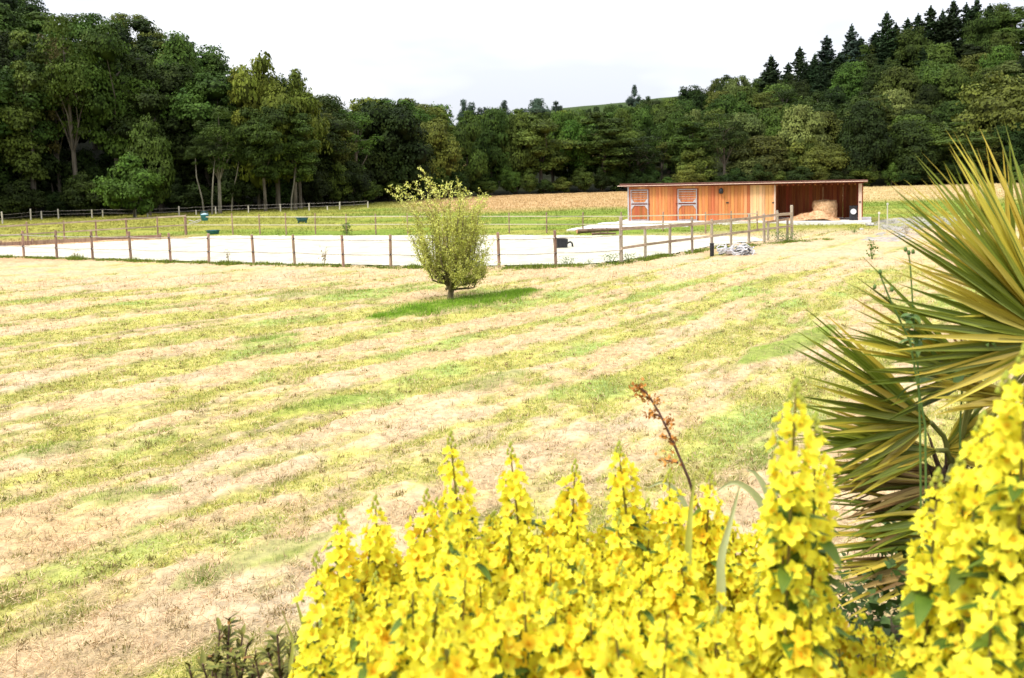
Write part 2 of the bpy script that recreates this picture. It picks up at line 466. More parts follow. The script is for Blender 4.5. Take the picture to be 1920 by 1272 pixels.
def ico(c, r, rng):
    t = (1 + 5 ** .5) / 2
    v = np.array([(-1, t, 0), (1, t, 0), (-1, -t, 0), (1, -t, 0), (0, -1, t), (0, 1, t), (0, -1, -t), (0, 1, -t), (t, 0, -1), (t, 0, 1), (-t, 0, -1), (-t, 0, 1)], float)
    v /= np.linalg.norm(v[0]); v = v * r * rng.uniform(.8, 1.05, (12, 1)) + c
    f = [(0, 11, 5), (0, 5, 1), (0, 1, 7), (0, 7, 10), (0, 10, 11), (1, 5, 9), (5, 11, 4), (11, 10, 2), (10, 7, 6), (7, 1, 8), (3, 9, 4), (3, 4, 2), (3, 2, 6), (3, 6, 8), (3, 8, 9), (4, 9, 5), (2, 4, 11), (6, 2, 10), (8, 6, 7), (9, 8, 1)]
    return v, f
def crown(seed, rx, z0, z1, nl, lr, leaf, dens, core=True, skew=0.0, topw=1.0, hang=0.0):
    """leaf mass: lobes on an uneven ellipsoid, each covered in leaf sized faces"""
    rng = np.random.default_rng(seed)
    cz = (z0 + z1) / 2; rz = (z1 - z0) / 2
    Cs = []; Rs = []
    k = 0
    while len(Cs) < nl and k < nl * 30:
        k += 1
        d = rng.normal(size=3); d /= np.linalg.norm(d)
        if len(Cs) < nl * .2: rr = rng.uniform(.1, .45)
        else: rr = rng.uniform(.55, .86)
        wid = 1 - (.35 * max(d[2], 0) * (2 - topw)) - .25 * max(-d[2], 0)
        c = np.array([d[0] * rx * rr * wid + skew * d[2], d[1] * rx * rr * wid, cz + d[2] * rz * rr])
        r = rng.uniform(lr * .55, lr * 1.25) * (.8 if abs(d[2]) > .7 else 1)
        if all(np.linalg.norm(c - q) > .55 * min(r, s) for q, s in zip(Cs, Rs)):
            Cs.append(c); Rs.append(r)
    Cs = np.array(Cs); Rs = np.array(Rs)
    P = []; Nn = []; T = []
    for c, r in zip(Cs, Rs):
        n = int(dens * r * r * 4 * PI)
        d = rng.normal(size=(n, 3)); d /= np.linalg.norm(d, axis=1, keepdims=True)
        d[:, 2] = np.where(d[:, 2] < -.35, -d[:, 2] * .6, d[:, 2]); d /= np.linalg.norm(d, axis=1, keepdims=True)
        bum = 1 + .16 * np.sin(d[:, 0] * 7 + seed + c[0]) * np.sin(d[:, 1] * 6 + c[1]) + .14 * np.sin(d[:, 2] * 9 + c[2])
        rad = r * bum * (1 - .30 * rng.random(n) ** 2 + .14 * (rng.random(n) > .93))
        p = c + d * rad[:, None] * np.array([1, 1, .82])
        if hang: p[:, 2] -= hang * rng.random(n) ** 2 * (d[:, 2] < .5)
        dd = np.linalg.norm(p[:, None, :] - Cs[None], axis=2) / Rs[None]
        keep = dd.min(1) > .62
        p = p[keep]; d = d[keep]
        P.append(p); Nn.append(d); T.append(np.full(len(p), rng.uniform(.72, 1.28)))
    P = np.concatenate(P); Nn = np.concatenate(Nn); T = np.concatenate(T)
    Nm = Nn + rng.normal(size=Nn.shape) * .38 + np.array([0, 0, .25])
    V, Fq = quads(P, Nm, leaf * rng.uniform(.6, 1.35, len(P)), .8, rng)
    t = np.repeat(T * rng.uniform(.78, 1.22, len(P)), 4)
    col = np.stack([t * 1.0, t, t * .95], 1)
    tri = np.concatenate([Fq[:, [0, 1, 2]], Fq[:, [0, 2, 3]]])
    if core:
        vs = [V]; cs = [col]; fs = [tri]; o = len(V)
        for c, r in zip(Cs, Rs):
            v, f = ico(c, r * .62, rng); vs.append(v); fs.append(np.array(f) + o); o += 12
            cs.append(np.full((12, 3), .45))  # cores tinted darker: the crown's inner shade is put into the colour
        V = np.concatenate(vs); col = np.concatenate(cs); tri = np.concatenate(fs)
    return V, tri, col, Cs
def conifer(seed, H, rx, leaf, z0=1.5, sparse=1.0):
    rng = np.random.default_rng(seed); P = []; Nn = []; T = []
    z = z0
    while z < H - .3:
        t = (z - z0) / (H - z0); L = rx * (1 - t) ** .75 * rng.uniform(.55, 1.2) + .2
        nb = 7 if t < .8 else 5; a0 = rng.random() * 6.28
        for b in range(nb):
            if rng.random() > sparse: continue
            a = a0 + b * 6.28 / nb + rng.normal() * .2; Lb = L * rng.uniform(.6, 1.25)
            n = int(16 + 26 * Lb)
            s = rng.random(n) ** .7; side = rng.normal(size=n) * .28 * Lb * (1.05 - s) * .9
            x = np.cos(a) * s * Lb - np.sin(a) * side; y = np.sin(a) * s * Lb + np.cos(a) * side
            zz = z - s * Lb * .28 + .25 * s ** 3 * Lb - np.abs(side) * .3 + rng.normal(size=n) * .09
            P.append(np.stack([x, y, zz], 1)); T.append(np.full(n, rng.uniform(.7, 1.25)))
            Nn.append(np.tile([np.cos(a) * .5, np.sin(a) * .5, .8], (n, 1)))
        z += rng.uniform(.45, .75) * (1.1 - .5 * t)
    P.append(np.stack([rng.normal(size=14) * .06, rng.normal(size=14) * .06, np.linspace(H - .6, H + .3, 14)], 1)); T.append(np.ones(14)); Nn.append(rng.normal(size=(14, 3)))
    P = np.concatenate(P); Nn = np.concatenate(Nn); T = np.concatenate(T)
    V, Fq = quads(P, Nn + rng.normal(size=Nn.shape) * .45, leaf * rng.uniform(.6, 1.3, len(P)), .7, rng)
    t = np.repeat(T * rng.uniform(.8, 1.2, len(P)), 4)
    return V, np.concatenate([Fq[:, [0, 1, 2]], Fq[:, [0, 2, 3]]]), np.stack([t, t, t], 1), None
def limbs(seed, Cs, ht, r0, n=9, lean=.4, pale=False):
    rng = np.random.default_rng(seed); mb = MB()
    x, y = rng.normal(size=2) * lean
    mid = Vector((x * .4, y * .4, ht * .35)); top = Vector((x, y, ht * .72))
    mb.tube([(0, 0, -.5), (0.02, 0, .3), mid * .5 + Vector((0, 0, .2)), mid, (mid + top) / 2, top], [r0 * 1.5, r0 * 1.05, r0 * .92, r0 * .75, r0 * .5, r0 * .2], 7)
    if Cs is not None:
        for c in Cs[rng.permutation(len(Cs))[:n]]:
            f = rng.uniform(.35, .8); st = mid.lerp(top, f) if f > .45 else Vector((0, 0, 0)).lerp(mid, .7 + f * .3)
            c = Vector(c); m = st.lerp(c, .5) + Vector(rng.normal(size=3)) * .3
            mb.tube([st, m, st.lerp(c, .95)], [r0 * .38, r0 * .22, r0 * .07], 5)
    return mb
PROTO = {}
def mkproto(key, kind, seed, **k):
    if kind == 'con':
        V, T, c, Cs = conifer(seed, k['H'], k['rx'], k['leaf'], k.get('z0', 1.5), k.get('sparse', 1))
        tm = MB().tube([(0, 0, -.5), (0, 0, k['H'] * .5), (0, 0, k['H'] * .97)], [.32, .2, .04], 6)
        H = k['H']; W = k['rx'] * 2
    else:
        H = k['z1']; W = k['rx'] * 2
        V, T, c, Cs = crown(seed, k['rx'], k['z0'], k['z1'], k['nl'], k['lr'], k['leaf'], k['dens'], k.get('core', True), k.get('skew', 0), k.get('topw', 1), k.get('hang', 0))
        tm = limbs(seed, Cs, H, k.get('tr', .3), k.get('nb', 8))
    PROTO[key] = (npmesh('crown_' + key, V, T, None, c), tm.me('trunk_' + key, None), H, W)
for i, (rx, z0, lr) in enumerate([(5, 2.2, 1.75), (5.4, 3.2, 2.0), (4.8, 1.4, 1.5), (5.2, 2.4, 1.6)]):
    mkproto('broad%d' % i, 'br', 20 + i, rx=rx, z0=z0, z1=17, nl=46, lr=lr, leaf=.31, dens=18)
for i in range(2):
    mkproto('tall%d' % i, 'br', 40 + i, rx=3.6, z0=2, z1=18, nl=40, lr=1.35, leaf=.30, dens=19)
for i in range(2):
    mkproto('thin%d' % i, 'br', 50 + i, rx=4.6, z0=4, z1=17, nl=44, lr=1.3, leaf=.27, dens=16, core=False, nb=26)
for i in range(2):
    mkproto('bush%d' % i, 'br', 60 + i, rx=3.2, z0=-.2, z1=5.4, nl=30, lr=1.1, leaf=.27, dens=22, tr=.12)
mkproto('willow0', 'br', 65, rx=4.4, z0=.2, z1=9, nl=38, lr=1.35, leaf=.26, dens=20, hang=.7, tr=.25)
for i in range(4):
    mkproto('dome%d' % i, 'br', 80 + i, rx=4.8 + .2 * i, z0=.3, z1=9.5, nl=[30, 22, 36, 26][i], lr=[1.9, 2.3, 1.6, 2.0][i], leaf=.33, dens=14)
for i in range(3):
    mkproto('conifer%d' % i, 'con', 70 + i, H=20, rx=[4.6, 3.6, 5.2][i], leaf=.46, sparse=[1, .85, .95][i])
def tree(x, y, h, wd, key, fm, label, group=None, cat='tree', name=None, bark=None, rz=None, z=None):
    cm, tm, H, W = PROTO[key]
    nm = name or {'c': 'conifer_tree', 'd': 'broadleaf_tree', 'b': 'broadleaf_tree', 't': 'broadleaf_tree', 'w': 'willow_tree'}[key[0]]
    if key.startswith('bush'): nm = name or 'bush'
    o = empty(nm, (x, y, (tz(x, y) if z is None else z) - .1), label, cat, group, rz if rz is not None else random.random() * 6.28)
    o.scale = (wd / W, wd / W, h / H * (1.07 if key[0] != 'c' else 1.0))
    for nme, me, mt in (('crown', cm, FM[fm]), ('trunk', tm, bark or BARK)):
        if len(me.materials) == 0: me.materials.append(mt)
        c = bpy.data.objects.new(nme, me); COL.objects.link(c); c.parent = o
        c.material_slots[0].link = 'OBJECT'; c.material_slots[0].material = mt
    return o
HOR = np.full(2600, 420.0)    # lowest picture line still uncovered, kept only to leave out trees that nothing shows
def put(px, ytop, dep, wpx, key, fm, label, group=None, cat='tree', **k):
    p = at(px, ytop, dep); z0 = tz(p.x, p.y)
    h = max(p.z - z0, 2.5)
    a, b = int(px - wpx * .38 + 300), int(px + wpx * .38 + 300)
    if dep < 162 or group and 'conifer' not in group and 'hazy' != fm: HOR[max(a, 0):max(b, 1)] = np.minimum(HOR[max(a, 0):max(b, 1)], ytop + 12)
    return tree(p.x, p.y, h, wpx * dep / F, key, fm, label, group, cat, **k)

# trees that can be singled out in the photograph
HAND = [
 (245, 296, 86, 118, 'bush0', 'fresh', 'low bright green rounded bush at the foot of the tall dark wood', 'bush'),
 (272, 236, 90, 100, 'bush1', 'fresh', 'bright green young tree just above the low bush at the dark wood edge', 'tree'),
 (508, 94, 99, 165, 'dome3', 'yellow', 'tall rounded tree with yellow-green top on the skyline of the dark wood', 'tree'),
 (90, 50, 96, 110, 'thin0', 'brown', 'thin brownish half-bare tree with pale branches at the front of the wood', 'tree'),
 (40, 62, 92, 120, 'tall0', 'olive', 'olive green tree beside the brownish half-bare tree in the dark wood', 'tree'),
 (402, 196, 93, 105, 'thin1', 'mid', 'loose leafed tree above the pale slender trunks at the dark wood edge', 'tree'),
 (325, 64, 104, 150, 'broad1', 'mid', 'broad fresh topped tree in the middle of the dark wood', 'tree'),
 (545, 195, 97, 95, 'tall1', 'mid', 'green tree with drooping sides below the yellow-green skyline tree', 'tree'),
 (615, 210, 112, 100, 'broad2', 'olive', 'olive tree right of the yellow-green skyline tree', 'tree'),
 (488, 185, 95, 110, 'broad3', 'mid', 'leafy green tree directly in front of the yellow-green skyline tree', 'tree'),
 (660, 305, 108, 75, 'bush0', 'dark', 'low dark bush left of the two round-headed trees', 'bush'),
 (702, 262, 128, 62, 'tall0', 'mid', 'left one of two round-headed trees behind the arena', 'tree'),
 (747, 258, 128, 60, 'tall1', 'mid', 'right one of two round-headed trees behind the arena', 'tree'),
 (785, 188, 150, 120, 'thin0', 'olive', 'tall airy olive tree with visible limbs behind the willow shrub', 'tree'),
 (830, 215, 152, 70, 'tall0', 'yellow', 'slender yellow-green tree right of the airy olive tree', 'tree'),
 (828, 282, 136, 90, 'bush1', 'dark', 'dark rounded tree above the willow shrub', 'tree'),
 (920, 274, 146, 90, 'dome2', 'fresh', 'rich green rounded tree at the meadow edge right of the willow shrub', 'tree'),
 (962, 300, 146, 45, 'tall1', 'olive', 'narrow drooping tree at the right shoulder of the rich green tree', 'tree'),
 (1095, 248, 152, 80, 'thin1', 'brown', 'pale thin leaved tree in the tree line left of the stable', 'tree'),
 (1035, 262, 154, 80, 'broad1', 'mid', 'mid green tree between the rich green and the pale thin tree', 'tree'),
 (1180, 212, 172, 90, 'dome0', 'fresh', 'bright green domed tree above the left end of the stable', 'tree'),
 (1150, 262, 152, 80, 'dome3', 'mid', 'soft green tree in the tree line just left of the stable roof', 'tree'),
 (1240, 262, 156, 70, 'thin0', 'olive', 'airy olive tree above the first stable door', 'tree'),
 (1278, 226, 166, 100, 'dome2', 'mid', 'wide green tree above the second stable door', 'tree'),
 (1400, 276, 146, 118, 'willow0', 'grey', 'low round grey-green willow directly behind the stable roof', 'tree'),
 (1398, 214, 158, 95, 'dome0', 'grey', 'pale round-headed tree standing above the grey-green willow', 'tree'),
 (1308, 275, 146, 85, 'willow0', 'olive', 'round olive bush-like tree left of the grey-green willow', 'tree'),
 (1505, 258, 146, 70, 'willow0', 'olive', 'curving olive topped tree above the open end of the stable', 'tree'),
 (1600, 208, 160, 110, 'thin1', 'olive', 'pale feathery tree above the right end of the stable', 'tree'),
 (1668, 210, 158, 75, 'dome1', 'olive', 'rounded olive tree right of the pale feathery tree', 'tree'),
 (1745, 230, 156, 80, 'dome0', 'grey', 'small pale green domed tree low on the right slope', 'tree'),
 (1880, 128, 150, 210, 'dome3', 'olive', 'huge spreading yellowish tree above the palm', 'tree'),
 (1855, 245, 146, 105, 'dome1', 'olive', 'brownish green rounded tree below the huge spreading tree', 'tree'),
 (1700, 270, 144, 100, 'dome2', 'mid', 'low green tree at the meadow edge right of the stable', 'tree'),
 (1790, 275, 143, 95, 'dome3', 'mid', 'dark based bushy tree at the meadow edge behind the palm tips', 'tree'),
 (1190, 158, 300, 38, 'broad2', 'hazy', 'lone tree standing clear on the far skyline left of the hill', 'tree'),
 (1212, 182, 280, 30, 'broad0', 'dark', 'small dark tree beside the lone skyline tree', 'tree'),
 (1010, 184, 330, 60, 'broad1', 'hazy', 'widest bluish tree on the distant skyline', 'tree'),
 (1045, 190, 335, 34, 'tall1', 'hazy', 'small bluish tree right of the widest distant tree', 'tree'),
 (945, 187, 330, 44, 'broad2', 'hazy', 'bluish far tree left of the widest distant tree', 'tree'),
 (905, 193, 325, 34, 'broad3', 'hazy', 'dark bluish far tree peeping over the middle tree line', 'tree'),
 (874, 188, 325, 38, 'broad0', 'hazy', 'first bluish far tree over the middle of the tree line', 'tree'),
 (472, 112, 100, 95, 'broad0', 'yellow', 'left shoulder of the yellow-green skyline crown, slightly lower than it', 'tree'),
 (552, 126, 100, 100, 'broad2', 'yellow', 'right shoulder tree falling away from the yellow-green skyline crown', 'tree'),
 (1052, 208, 205, 60, 'dome3', 'mid', 'round tree capping the line where the distant hill begins', 'tree'),
 (1168, 199, 212, 50, 'dome2', 'dark', 'dark tree at the right end of the distant open hill', 'tree'),
 (1078, 207, 205, 62, 'dome0', 'mid', 'first of the trees capping the line below the distant green hill', 'tree'),
 (1112, 203, 208, 58, 'dome2', 'dark', 'dark tree capping the tree line below the distant green hill', 'tree'),
 (1145, 200, 210, 60, 'dome1', 'mid', 'tree capping the line just left of the lone skyline tree', 'tree'),
 (978, 196, 340, 40, 'broad3', 'hazy', 'low bluish far tree between the distant skyline trees', 'tree'),
]
for (px, yt, dp, wp, key, fm, lb, ct) in HAND:
    put(px, yt, dp, wp, key, fm, lb, None, ct, bark=PBARK if ('pale' in lb and 'trunk' in lb) else None)
# pale slender trunks at the edge of the dark wood
for i, (px, yb, yt, ln) in enumerate([(386, 388, 318, -.6), (401, 388, 322, .3), (437, 384, 310, .9), (548, 384, 330, .5)]):
    g = ground(px, yb + 14 - (px - 386) * .02)
    hh = (yb - yt) / F * g.y
    o = MB().tube([(0, 0, -.3), (ln * .2, 0, hh * .4), (ln, 0, hh), (ln * 1.3, .5, hh * 1.5)], [.10, .085, .065, .03], 7).build('trunk', PBARK)
    e = empty('slender_tree', (g.x, g.y - .5, 0), ['leftmost of the pale bare trunks under the dark wood', 'pale bare trunk close beside the leftmost one', 'leaning pale trunk right of the close pair', 'thin pale trunk below the yellow-green skyline tree'][i], 'tree')
    o.parent = e
    cm = PROTO['thin%d' % (i % 2)][0]
    c = bpy.data.objects.new('crown', cm); COL.objects.link(c); c.parent = e
    c.scale = (.35, .35, .32); c.location = (ln, .5, hh * .9)
    c.material_slots[0].link = 'OBJECT'; c.material_slots[0].material = FM['dark']
# conifers along the ridge on the right
CON = [(1446, 104, 48), (1478, 118, 40), (1500, 88, 56), (1528, 100, 42), (1550, 68, 52), (1575, 98, 40), (1597, 46, 46), (1614, 70, 44), (1640, 62, 50), (1663, 22, 54), (1680, 44, 44), (1702, 34, 50), (1722, 26, 44), (1745, 12, 52), (1768, 18, 46), (1788, 0, 58), (1812, 6, 46), (1832, -2, 56), (1856, 8, 46), (1880, 14, 60)]
cl = ['leftmost dark conifer on the right ridge', 'short conifer just right of the leftmost ridge conifer', 'broad dark conifer at the left of the ridge', 'conifer filling the gap right of the broad dark one', 'greyish topped conifer on the ridge', 'lower conifer between the two grey-topped ones', 'tall pointed conifer with a clear spire on the ridge', 'conifer leaning on the tall spire on its right', 'dense dark conifer below the highest part of the ridge', 'tall thin tipped conifer in the middle of the ridge']
for i, (px, yt, wp) in enumerate(CON):
    lb = cl[i] if i < len(cl) else '%s conifer from the right end of the ridge' % ['tenth', 'ninth', 'eighth', 'seventh', 'sixth', 'fifth', 'fourth', 'third', 'second', 'first'][i - 10]
    put(px, yt, 224 + (i % 3) * 4, wp * random.uniform(1.25, 1.75), 'conifer%d' % (i % 3), 'spruce' if i not in (4, 6) else 'hazy', lb, 'conifers along the right ridge')

# wooded mass: staggered rows, nearest first; one that would be wholly covered is left out
SKY_X = [-300, 0, 60, 95, 112, 135, 230, 270, 300, 340, 400, 440, 500, 580, 600, 640, 680, 720, 760, 800, 840, 860, 900, 940, 1000, 1060, 1100, 1170, 1210, 1260, 1300, 1340, 1380, 1420, 1450, 1600, 1700, 1800, 1920, 2300]
SKY_Y = [-120, -70, -60, 5, 18, -20, -40, 12, 36, 55, 70, 105, 140, 155, 176, 190, 186, 180, 176, 186, 200, 204, 204, 205, 206, 211, 209, 200, 184, 166, 152, 136, 134, 142, 124, 82, 44, 16, 0, -60]
def zone(px):
    return 0 if px < 620 else 1 if px < 1170 else 2
ZN = ['in the tall dark wood on the left', 'in the tree line behind the sand arena', 'on the wooded slope behind the stable']
DESC = {'dark': 'dark green', 'mid': 'mid green', 'fresh': 'fresh green', 'yellow': 'yellow-green', 'olive': 'olive green', 'grey': 'pale grey-green', 'brown': 'brownish thin', 'spruce': 'blackish green'}
FORM = {'broad': 'broad-crowned', 'dome': 'domed', 'tall': 'narrow-crowned', 'thin': 'loose-crowned', 'bush': 'low bushy', 'willow': 'round-headed', 'conifer': 'pointed'}
rng = random.Random(5)
rows_last = {}
cnt = {}
for row in range(12):
    px = -260 + rng.random() * 40
    while px < 2160:
        E = np.interp(px, _p, _E); Rg = np.interp(px, _p, _Rr)
        nrow = 12 if px > 1150 else (9 if px > 620 else 6)
        if row >= nrow: px += 60; continue
        t = row / (nrow - 1.0)
        dep = E + 3 + t * (Rg - E) + rng.uniform(-2, 2)
        z = zone(px)
        wm = rng.uniform(8.5, 13.5) if z == 0 else rng.uniform(7, 12) if z == 1 else rng.uniform(6.5, 12)
        wp = wm / dep * F
        p = at(px, 300, dep)
        z0 = tz(p.x, p.y)
        h = {0: rng.uniform(17, 24), 1: rng.uniform(11, 17), 2: rng.uniform(7.5, 14)}[z]
        if z == 1 and t > .6: h *= 1.0
        ytop = 325 - (px - CX) * .0244 - (z0 + h - CAM.z) / dep * F
        ylim = np.interp(px, SKY_X, SKY_Y)
        ysk = np.interp([px - wp * .3, px, px + wp * .3], SKY_X, SKY_Y).max() if t > .5 else ylim
        if t > .85: ytop = ysk + rng.uniform(-3, 8)
        if ytop < ysk: ytop = ysk + rng.uniform(0, 14)
        a, b = max(int(px - wp * .45 + 300), 0), max(int(px + wp * .45 + 300), 1)
        vis = HOR[a:b].mean() - ytop
        step = wp * ((.62 if row else .55) if z < 2 else .78)
        if vis < (-60 if z == 0 and row < 4 else 6) and row > 0: px += step; continue
        r_ = rng.random()
        if z == 0: fm = 'dark' if r_ < .5 else 'mid' if r_ < .8 else 'olive' if r_ < .93 else 'fresh'
        elif z == 1: fm = 'dark' if r_ < .2 else 'mid' if r_ < .58 else 'olive' if r_ < .74 else 'fresh' if r_ < .92 else 'yellow'
        else: fm = 'dark' if r_ < .33 else 'mid' if r_ < .68 else 'olive' if r_ < .84 else 'fresh' if r_ < .93 else 'grey'
        r2 = rng.random()
        key = ('broad%d' if z == 0 or (z == 1 and rng.random() < .4) else 'dome%d') % rng.randrange(4) if r2 < .66 else 'tall%d' % rng.randrange(2) if r2 < .85 else 'thin%d' % rng.randrange(2) if r2 < .93 else 'broad0' if z == 0 else 'dome1'
        if z == 2 and t > .7 and px > 1430 and rng.random() < .55: key, fm = 'conifer%d' % rng.randrange(3), 'spruce'
        base = '%s %s tree %s' % (DESC[fm], FORM[key.rstrip('0123')], ZN[z])
        band = 'front edge' if row == 0 else 'skyline' if t > .85 else 'middle'
        cnt.setdefault((z, band), []).append((px, put(px, ytop, dep, wp, key, fm, '', 'trees ' + ZN[z].replace('in the ', 'of the ').replace('on the ', 'of the ')), fm, key))
        px += step
ORD = 'first second third fourth fifth sixth seventh eighth ninth tenth eleventh twelfth thirteenth fourteenth fifteenth sixteenth seventeenth eighteenth nineteenth twentieth'.split()
ZS = ['tall dark wood', 'tree line behind the arena', 'wooded slope behind the stable']
for (z, band), L in cnt.items():
    sub = {}
    for px, o, fm, key in sorted(L, key=lambda q: q[0]):
        sub.setdefault((fm, key.rstrip('0123')), []).append(o)
    for (fm, fo), os_ in sub.items():
        for i, o in enumerate(os_):
            where = {'front edge': 'at foot of', 'middle': 'inside', 'skyline': 'topping'}[band]
            n_ = len(os_); i_, sd_ = (i, 'left') if i < (n_ + 1) // 2 else (n_ - 1 - i, 'right')
            pre = (ORD[min(i_, 19)] + ' from ' + sd_ + ' of ') if n_ > 1 else 'only '
            o['label'] = ('%s%s %s tree%s %s %s' % (pre, DESC[fm], FORM[fo], 's' if len(os_) > 1 else '', where, ZS[z]))
print('TREES', sum(len(v) for v in cnt.values()))
# low dark bushes closing the foot of the wood
bi = 0
px = -230
bl = []
while px < 2150:
    E = np.interp(px, _p, _E)
    wp = rng.uniform(45, 85) * (110 / E)
    p = at(px, 300, E + rng.uniform(-1.5, .5))
    h = rng.uniform(2.2, 4.6) + (1.2 if 400 < px < 720 else 0)
    if not (372 < px < 412):
        fm = rng.choice(['dark', 'dark', 'mid', 'dark', 'mid', 'olive'])
        if px < 620: fm = 'dark'
        bl.append(tree(p.x, p.y, h, wp * p.y / F, 'bush%d' % rng.randrange(2), fm, '', 'low bushes at the foot of the wood', 'bush'))
    px += wp * .8
px = -230
while px < 760:
    E = np.interp(px, _p, _E)
    wp = rng.uniform(80, 130)
    p = at(px, 300, E + rng.uniform(4, 7))
    bl.append(tree(p.x, p.y, rng.uniform(5.5, 9), wp * p.y / F, 'bush%d' % rng.randrange(2), 'dark', '', 'low bushes at the foot of the wood', 'bush'))
    px += wp * .6
for i, o in enumerate(bl):
    q = o.location; px = CX + F * q.x / q.y
    o['label'] = 'dark bush in the row closing the foot of the ' + ('tall left wood' if px < 620 else 'tree line behind the arena' if px < 1170 else 'slope behind the stable' if px < 1640 else 'slope right of the stable')
# far hedge line on the distant hill
HL = []
for i in range(26):
    px = 1050 + i * 6.2
    p = at(px, 205 - i * .5, 420)
    HL.append((p.x, p.y))

# ------------------------------------------------------------------ stable
WOODS = [M('boards_orange_%d' % i, a, b, scale=2.2, rough=.7, bump=.25, bscale=14, stretch=(3.5, 3.5, .22), rnd=.14, detail=7, ramp=(.3, .72)) for i, (a, b) in enumerate([
    ((.46, .155, .04), (.68, .285, .10)), ((.52, .215, .07), (.76, .39, .17)), ((.36, .10, .03), (.56, .20, .07)), ((.64, .36, .17), (.82, .52, .28))])]
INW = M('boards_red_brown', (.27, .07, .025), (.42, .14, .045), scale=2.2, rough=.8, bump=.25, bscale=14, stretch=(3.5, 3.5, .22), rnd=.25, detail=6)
REDT = M('dark_red_trim', (.13, .02, .012), (.20, .04, .02), scale=4, rough=.6)
GALV = M('galvanised_steel', (.36, .33, .34), (.50, .47, .48), scale=12, rough=.55, metal=.25)
PINK = M('weathered_pink_timber', (.55, .38, .30), (.68, .50, .40), scale=4, rough=.8, stretch=(3, 3, .3))
BLACK = M('black_plastic', (.012, .013, .015), (.03, .03, .035), scale=8, rough=.5)
WHITE = M('white_enamel', (.7, .7, .72), (.8, .8, .8), scale=6, rough=.5)
ROOFM = M('roof_sheet_brown', (.10, .05, .04), (.16, .08, .06), scale=5, rough=.7)
st = empty('stable', sw(0, 0, .16), 'long orange timber stable with open hay bay at its right end', 'stable', None, math.atan2(SU.y, SU.x))
EH = 2.36      # eaves above slab
def upx(px):   # metres along the front for a sighted column
    p = ground(px, 414, .16)
    # intersect the sight line with the front plane
    d = ray(px, 400); a = Matrix(((d.x, -SU.x), (d.y, -SU.y)))
    t = a.inverted() @ Vector((SA.x - CAM.x, SA.y - CAM.y)); return t[1]
boards_me = {}
def bx(name, mat, c, d, parent=st, rnd=0):
    return MB().box(c, d).build(name, mat, parent)
uB = upx(1452); uE = upx(1608)
doors = [(upx(1183), upx(1216)), (upx(1271), upx(1307))]
bw = SLEN / 78.0
rb = random.Random(3)
u = 0.0
pal = rb.choice([0, 1, 2])
while u < uB - .02:
    wd = min(rb.uniform(.17, .24), uB - u)
    um = u + wd / 2
    inside = any(a - .02 < um < b + .02 for a, b in doors)
    if rb.random() < .45: pal = rb.choice([0, 0, 1, 1, 2])
    p_ = 3 if upx(1408) < um < upx(1432) else pal
    if not inside:
        bx('board', WOODS[p_], (um, rb.uniform(-.006, .006), EH / 2 - .02), (wd - .012, .03, EH))
    else:
        bx('board', WOODS[p_], (um, 0, EH - .10), (wd - .012, .03, .2))
    u += wd
# joints behind the boards are closed by a dark lining
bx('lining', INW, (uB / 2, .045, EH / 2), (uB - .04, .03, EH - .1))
# open bay
D = 3.2
u = uB + .02
while u < uE:
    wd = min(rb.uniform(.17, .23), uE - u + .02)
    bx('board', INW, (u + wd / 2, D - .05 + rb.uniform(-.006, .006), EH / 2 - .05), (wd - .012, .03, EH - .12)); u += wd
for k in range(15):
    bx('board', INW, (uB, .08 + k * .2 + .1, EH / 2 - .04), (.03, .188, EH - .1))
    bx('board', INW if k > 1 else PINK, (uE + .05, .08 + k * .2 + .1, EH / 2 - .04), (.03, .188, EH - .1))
    bx('board', WOODS[0], (0.02, .08 + k * .2 + .1, EH / 2 - .04), (.03, .188, EH - .1))
for k in range(60):
    uu = .12 + k * SLEN / 60
    bx('board', WOODS[k % 3], (uu, D + .02, EH / 2 - .1), (SLEN / 60 - .012, .03, EH - .25)) if uu < SLEN - .1 else None
bx('corner_post', PINK, (uE + .14, 0, EH / 2), (.18, .12, EH))
bx('corner_post', PINK, (uB + .03, -.03, EH / 2), (.09, .1, EH - .02))
bx('corner_post', GALV, (.0, -.03, EH / 2), (.10, .1, EH - .02))
# roof: shallow slope to the back
rm = Matrix.Rotation(-math.radians(3.5), 3, 'X')
MB().box((SLEN / 2 - .1, D / 2 - .05, EH + .02), (SLEN + .75, D + .9, .05), rm).build('roof', ROOFM, st)
bx('fascia', REDT, (SLEN / 2 - .1, -.45, EH + .10), (SLEN + .74, .025, .15))
bx('rafter_trim', REDT, (SLEN / 2 - .1, -.06, EH - .02), (SLEN + .3, .05, .10))
gut = MB().tube([(-.62, -.52, EH + .02), (SLEN * .5, -.52, EH + .045), (SLEN + .28, -.52, EH + .07)], .024, 8)
gut.build('gutter', PINK, st)
for k in range(18):
    bx('rafter', INW, (uB + .15 + k * .33, D / 2 - .1, EH - .09), (.06, D + .2, .1)) if uB + .15 + k * .33 < uE else None
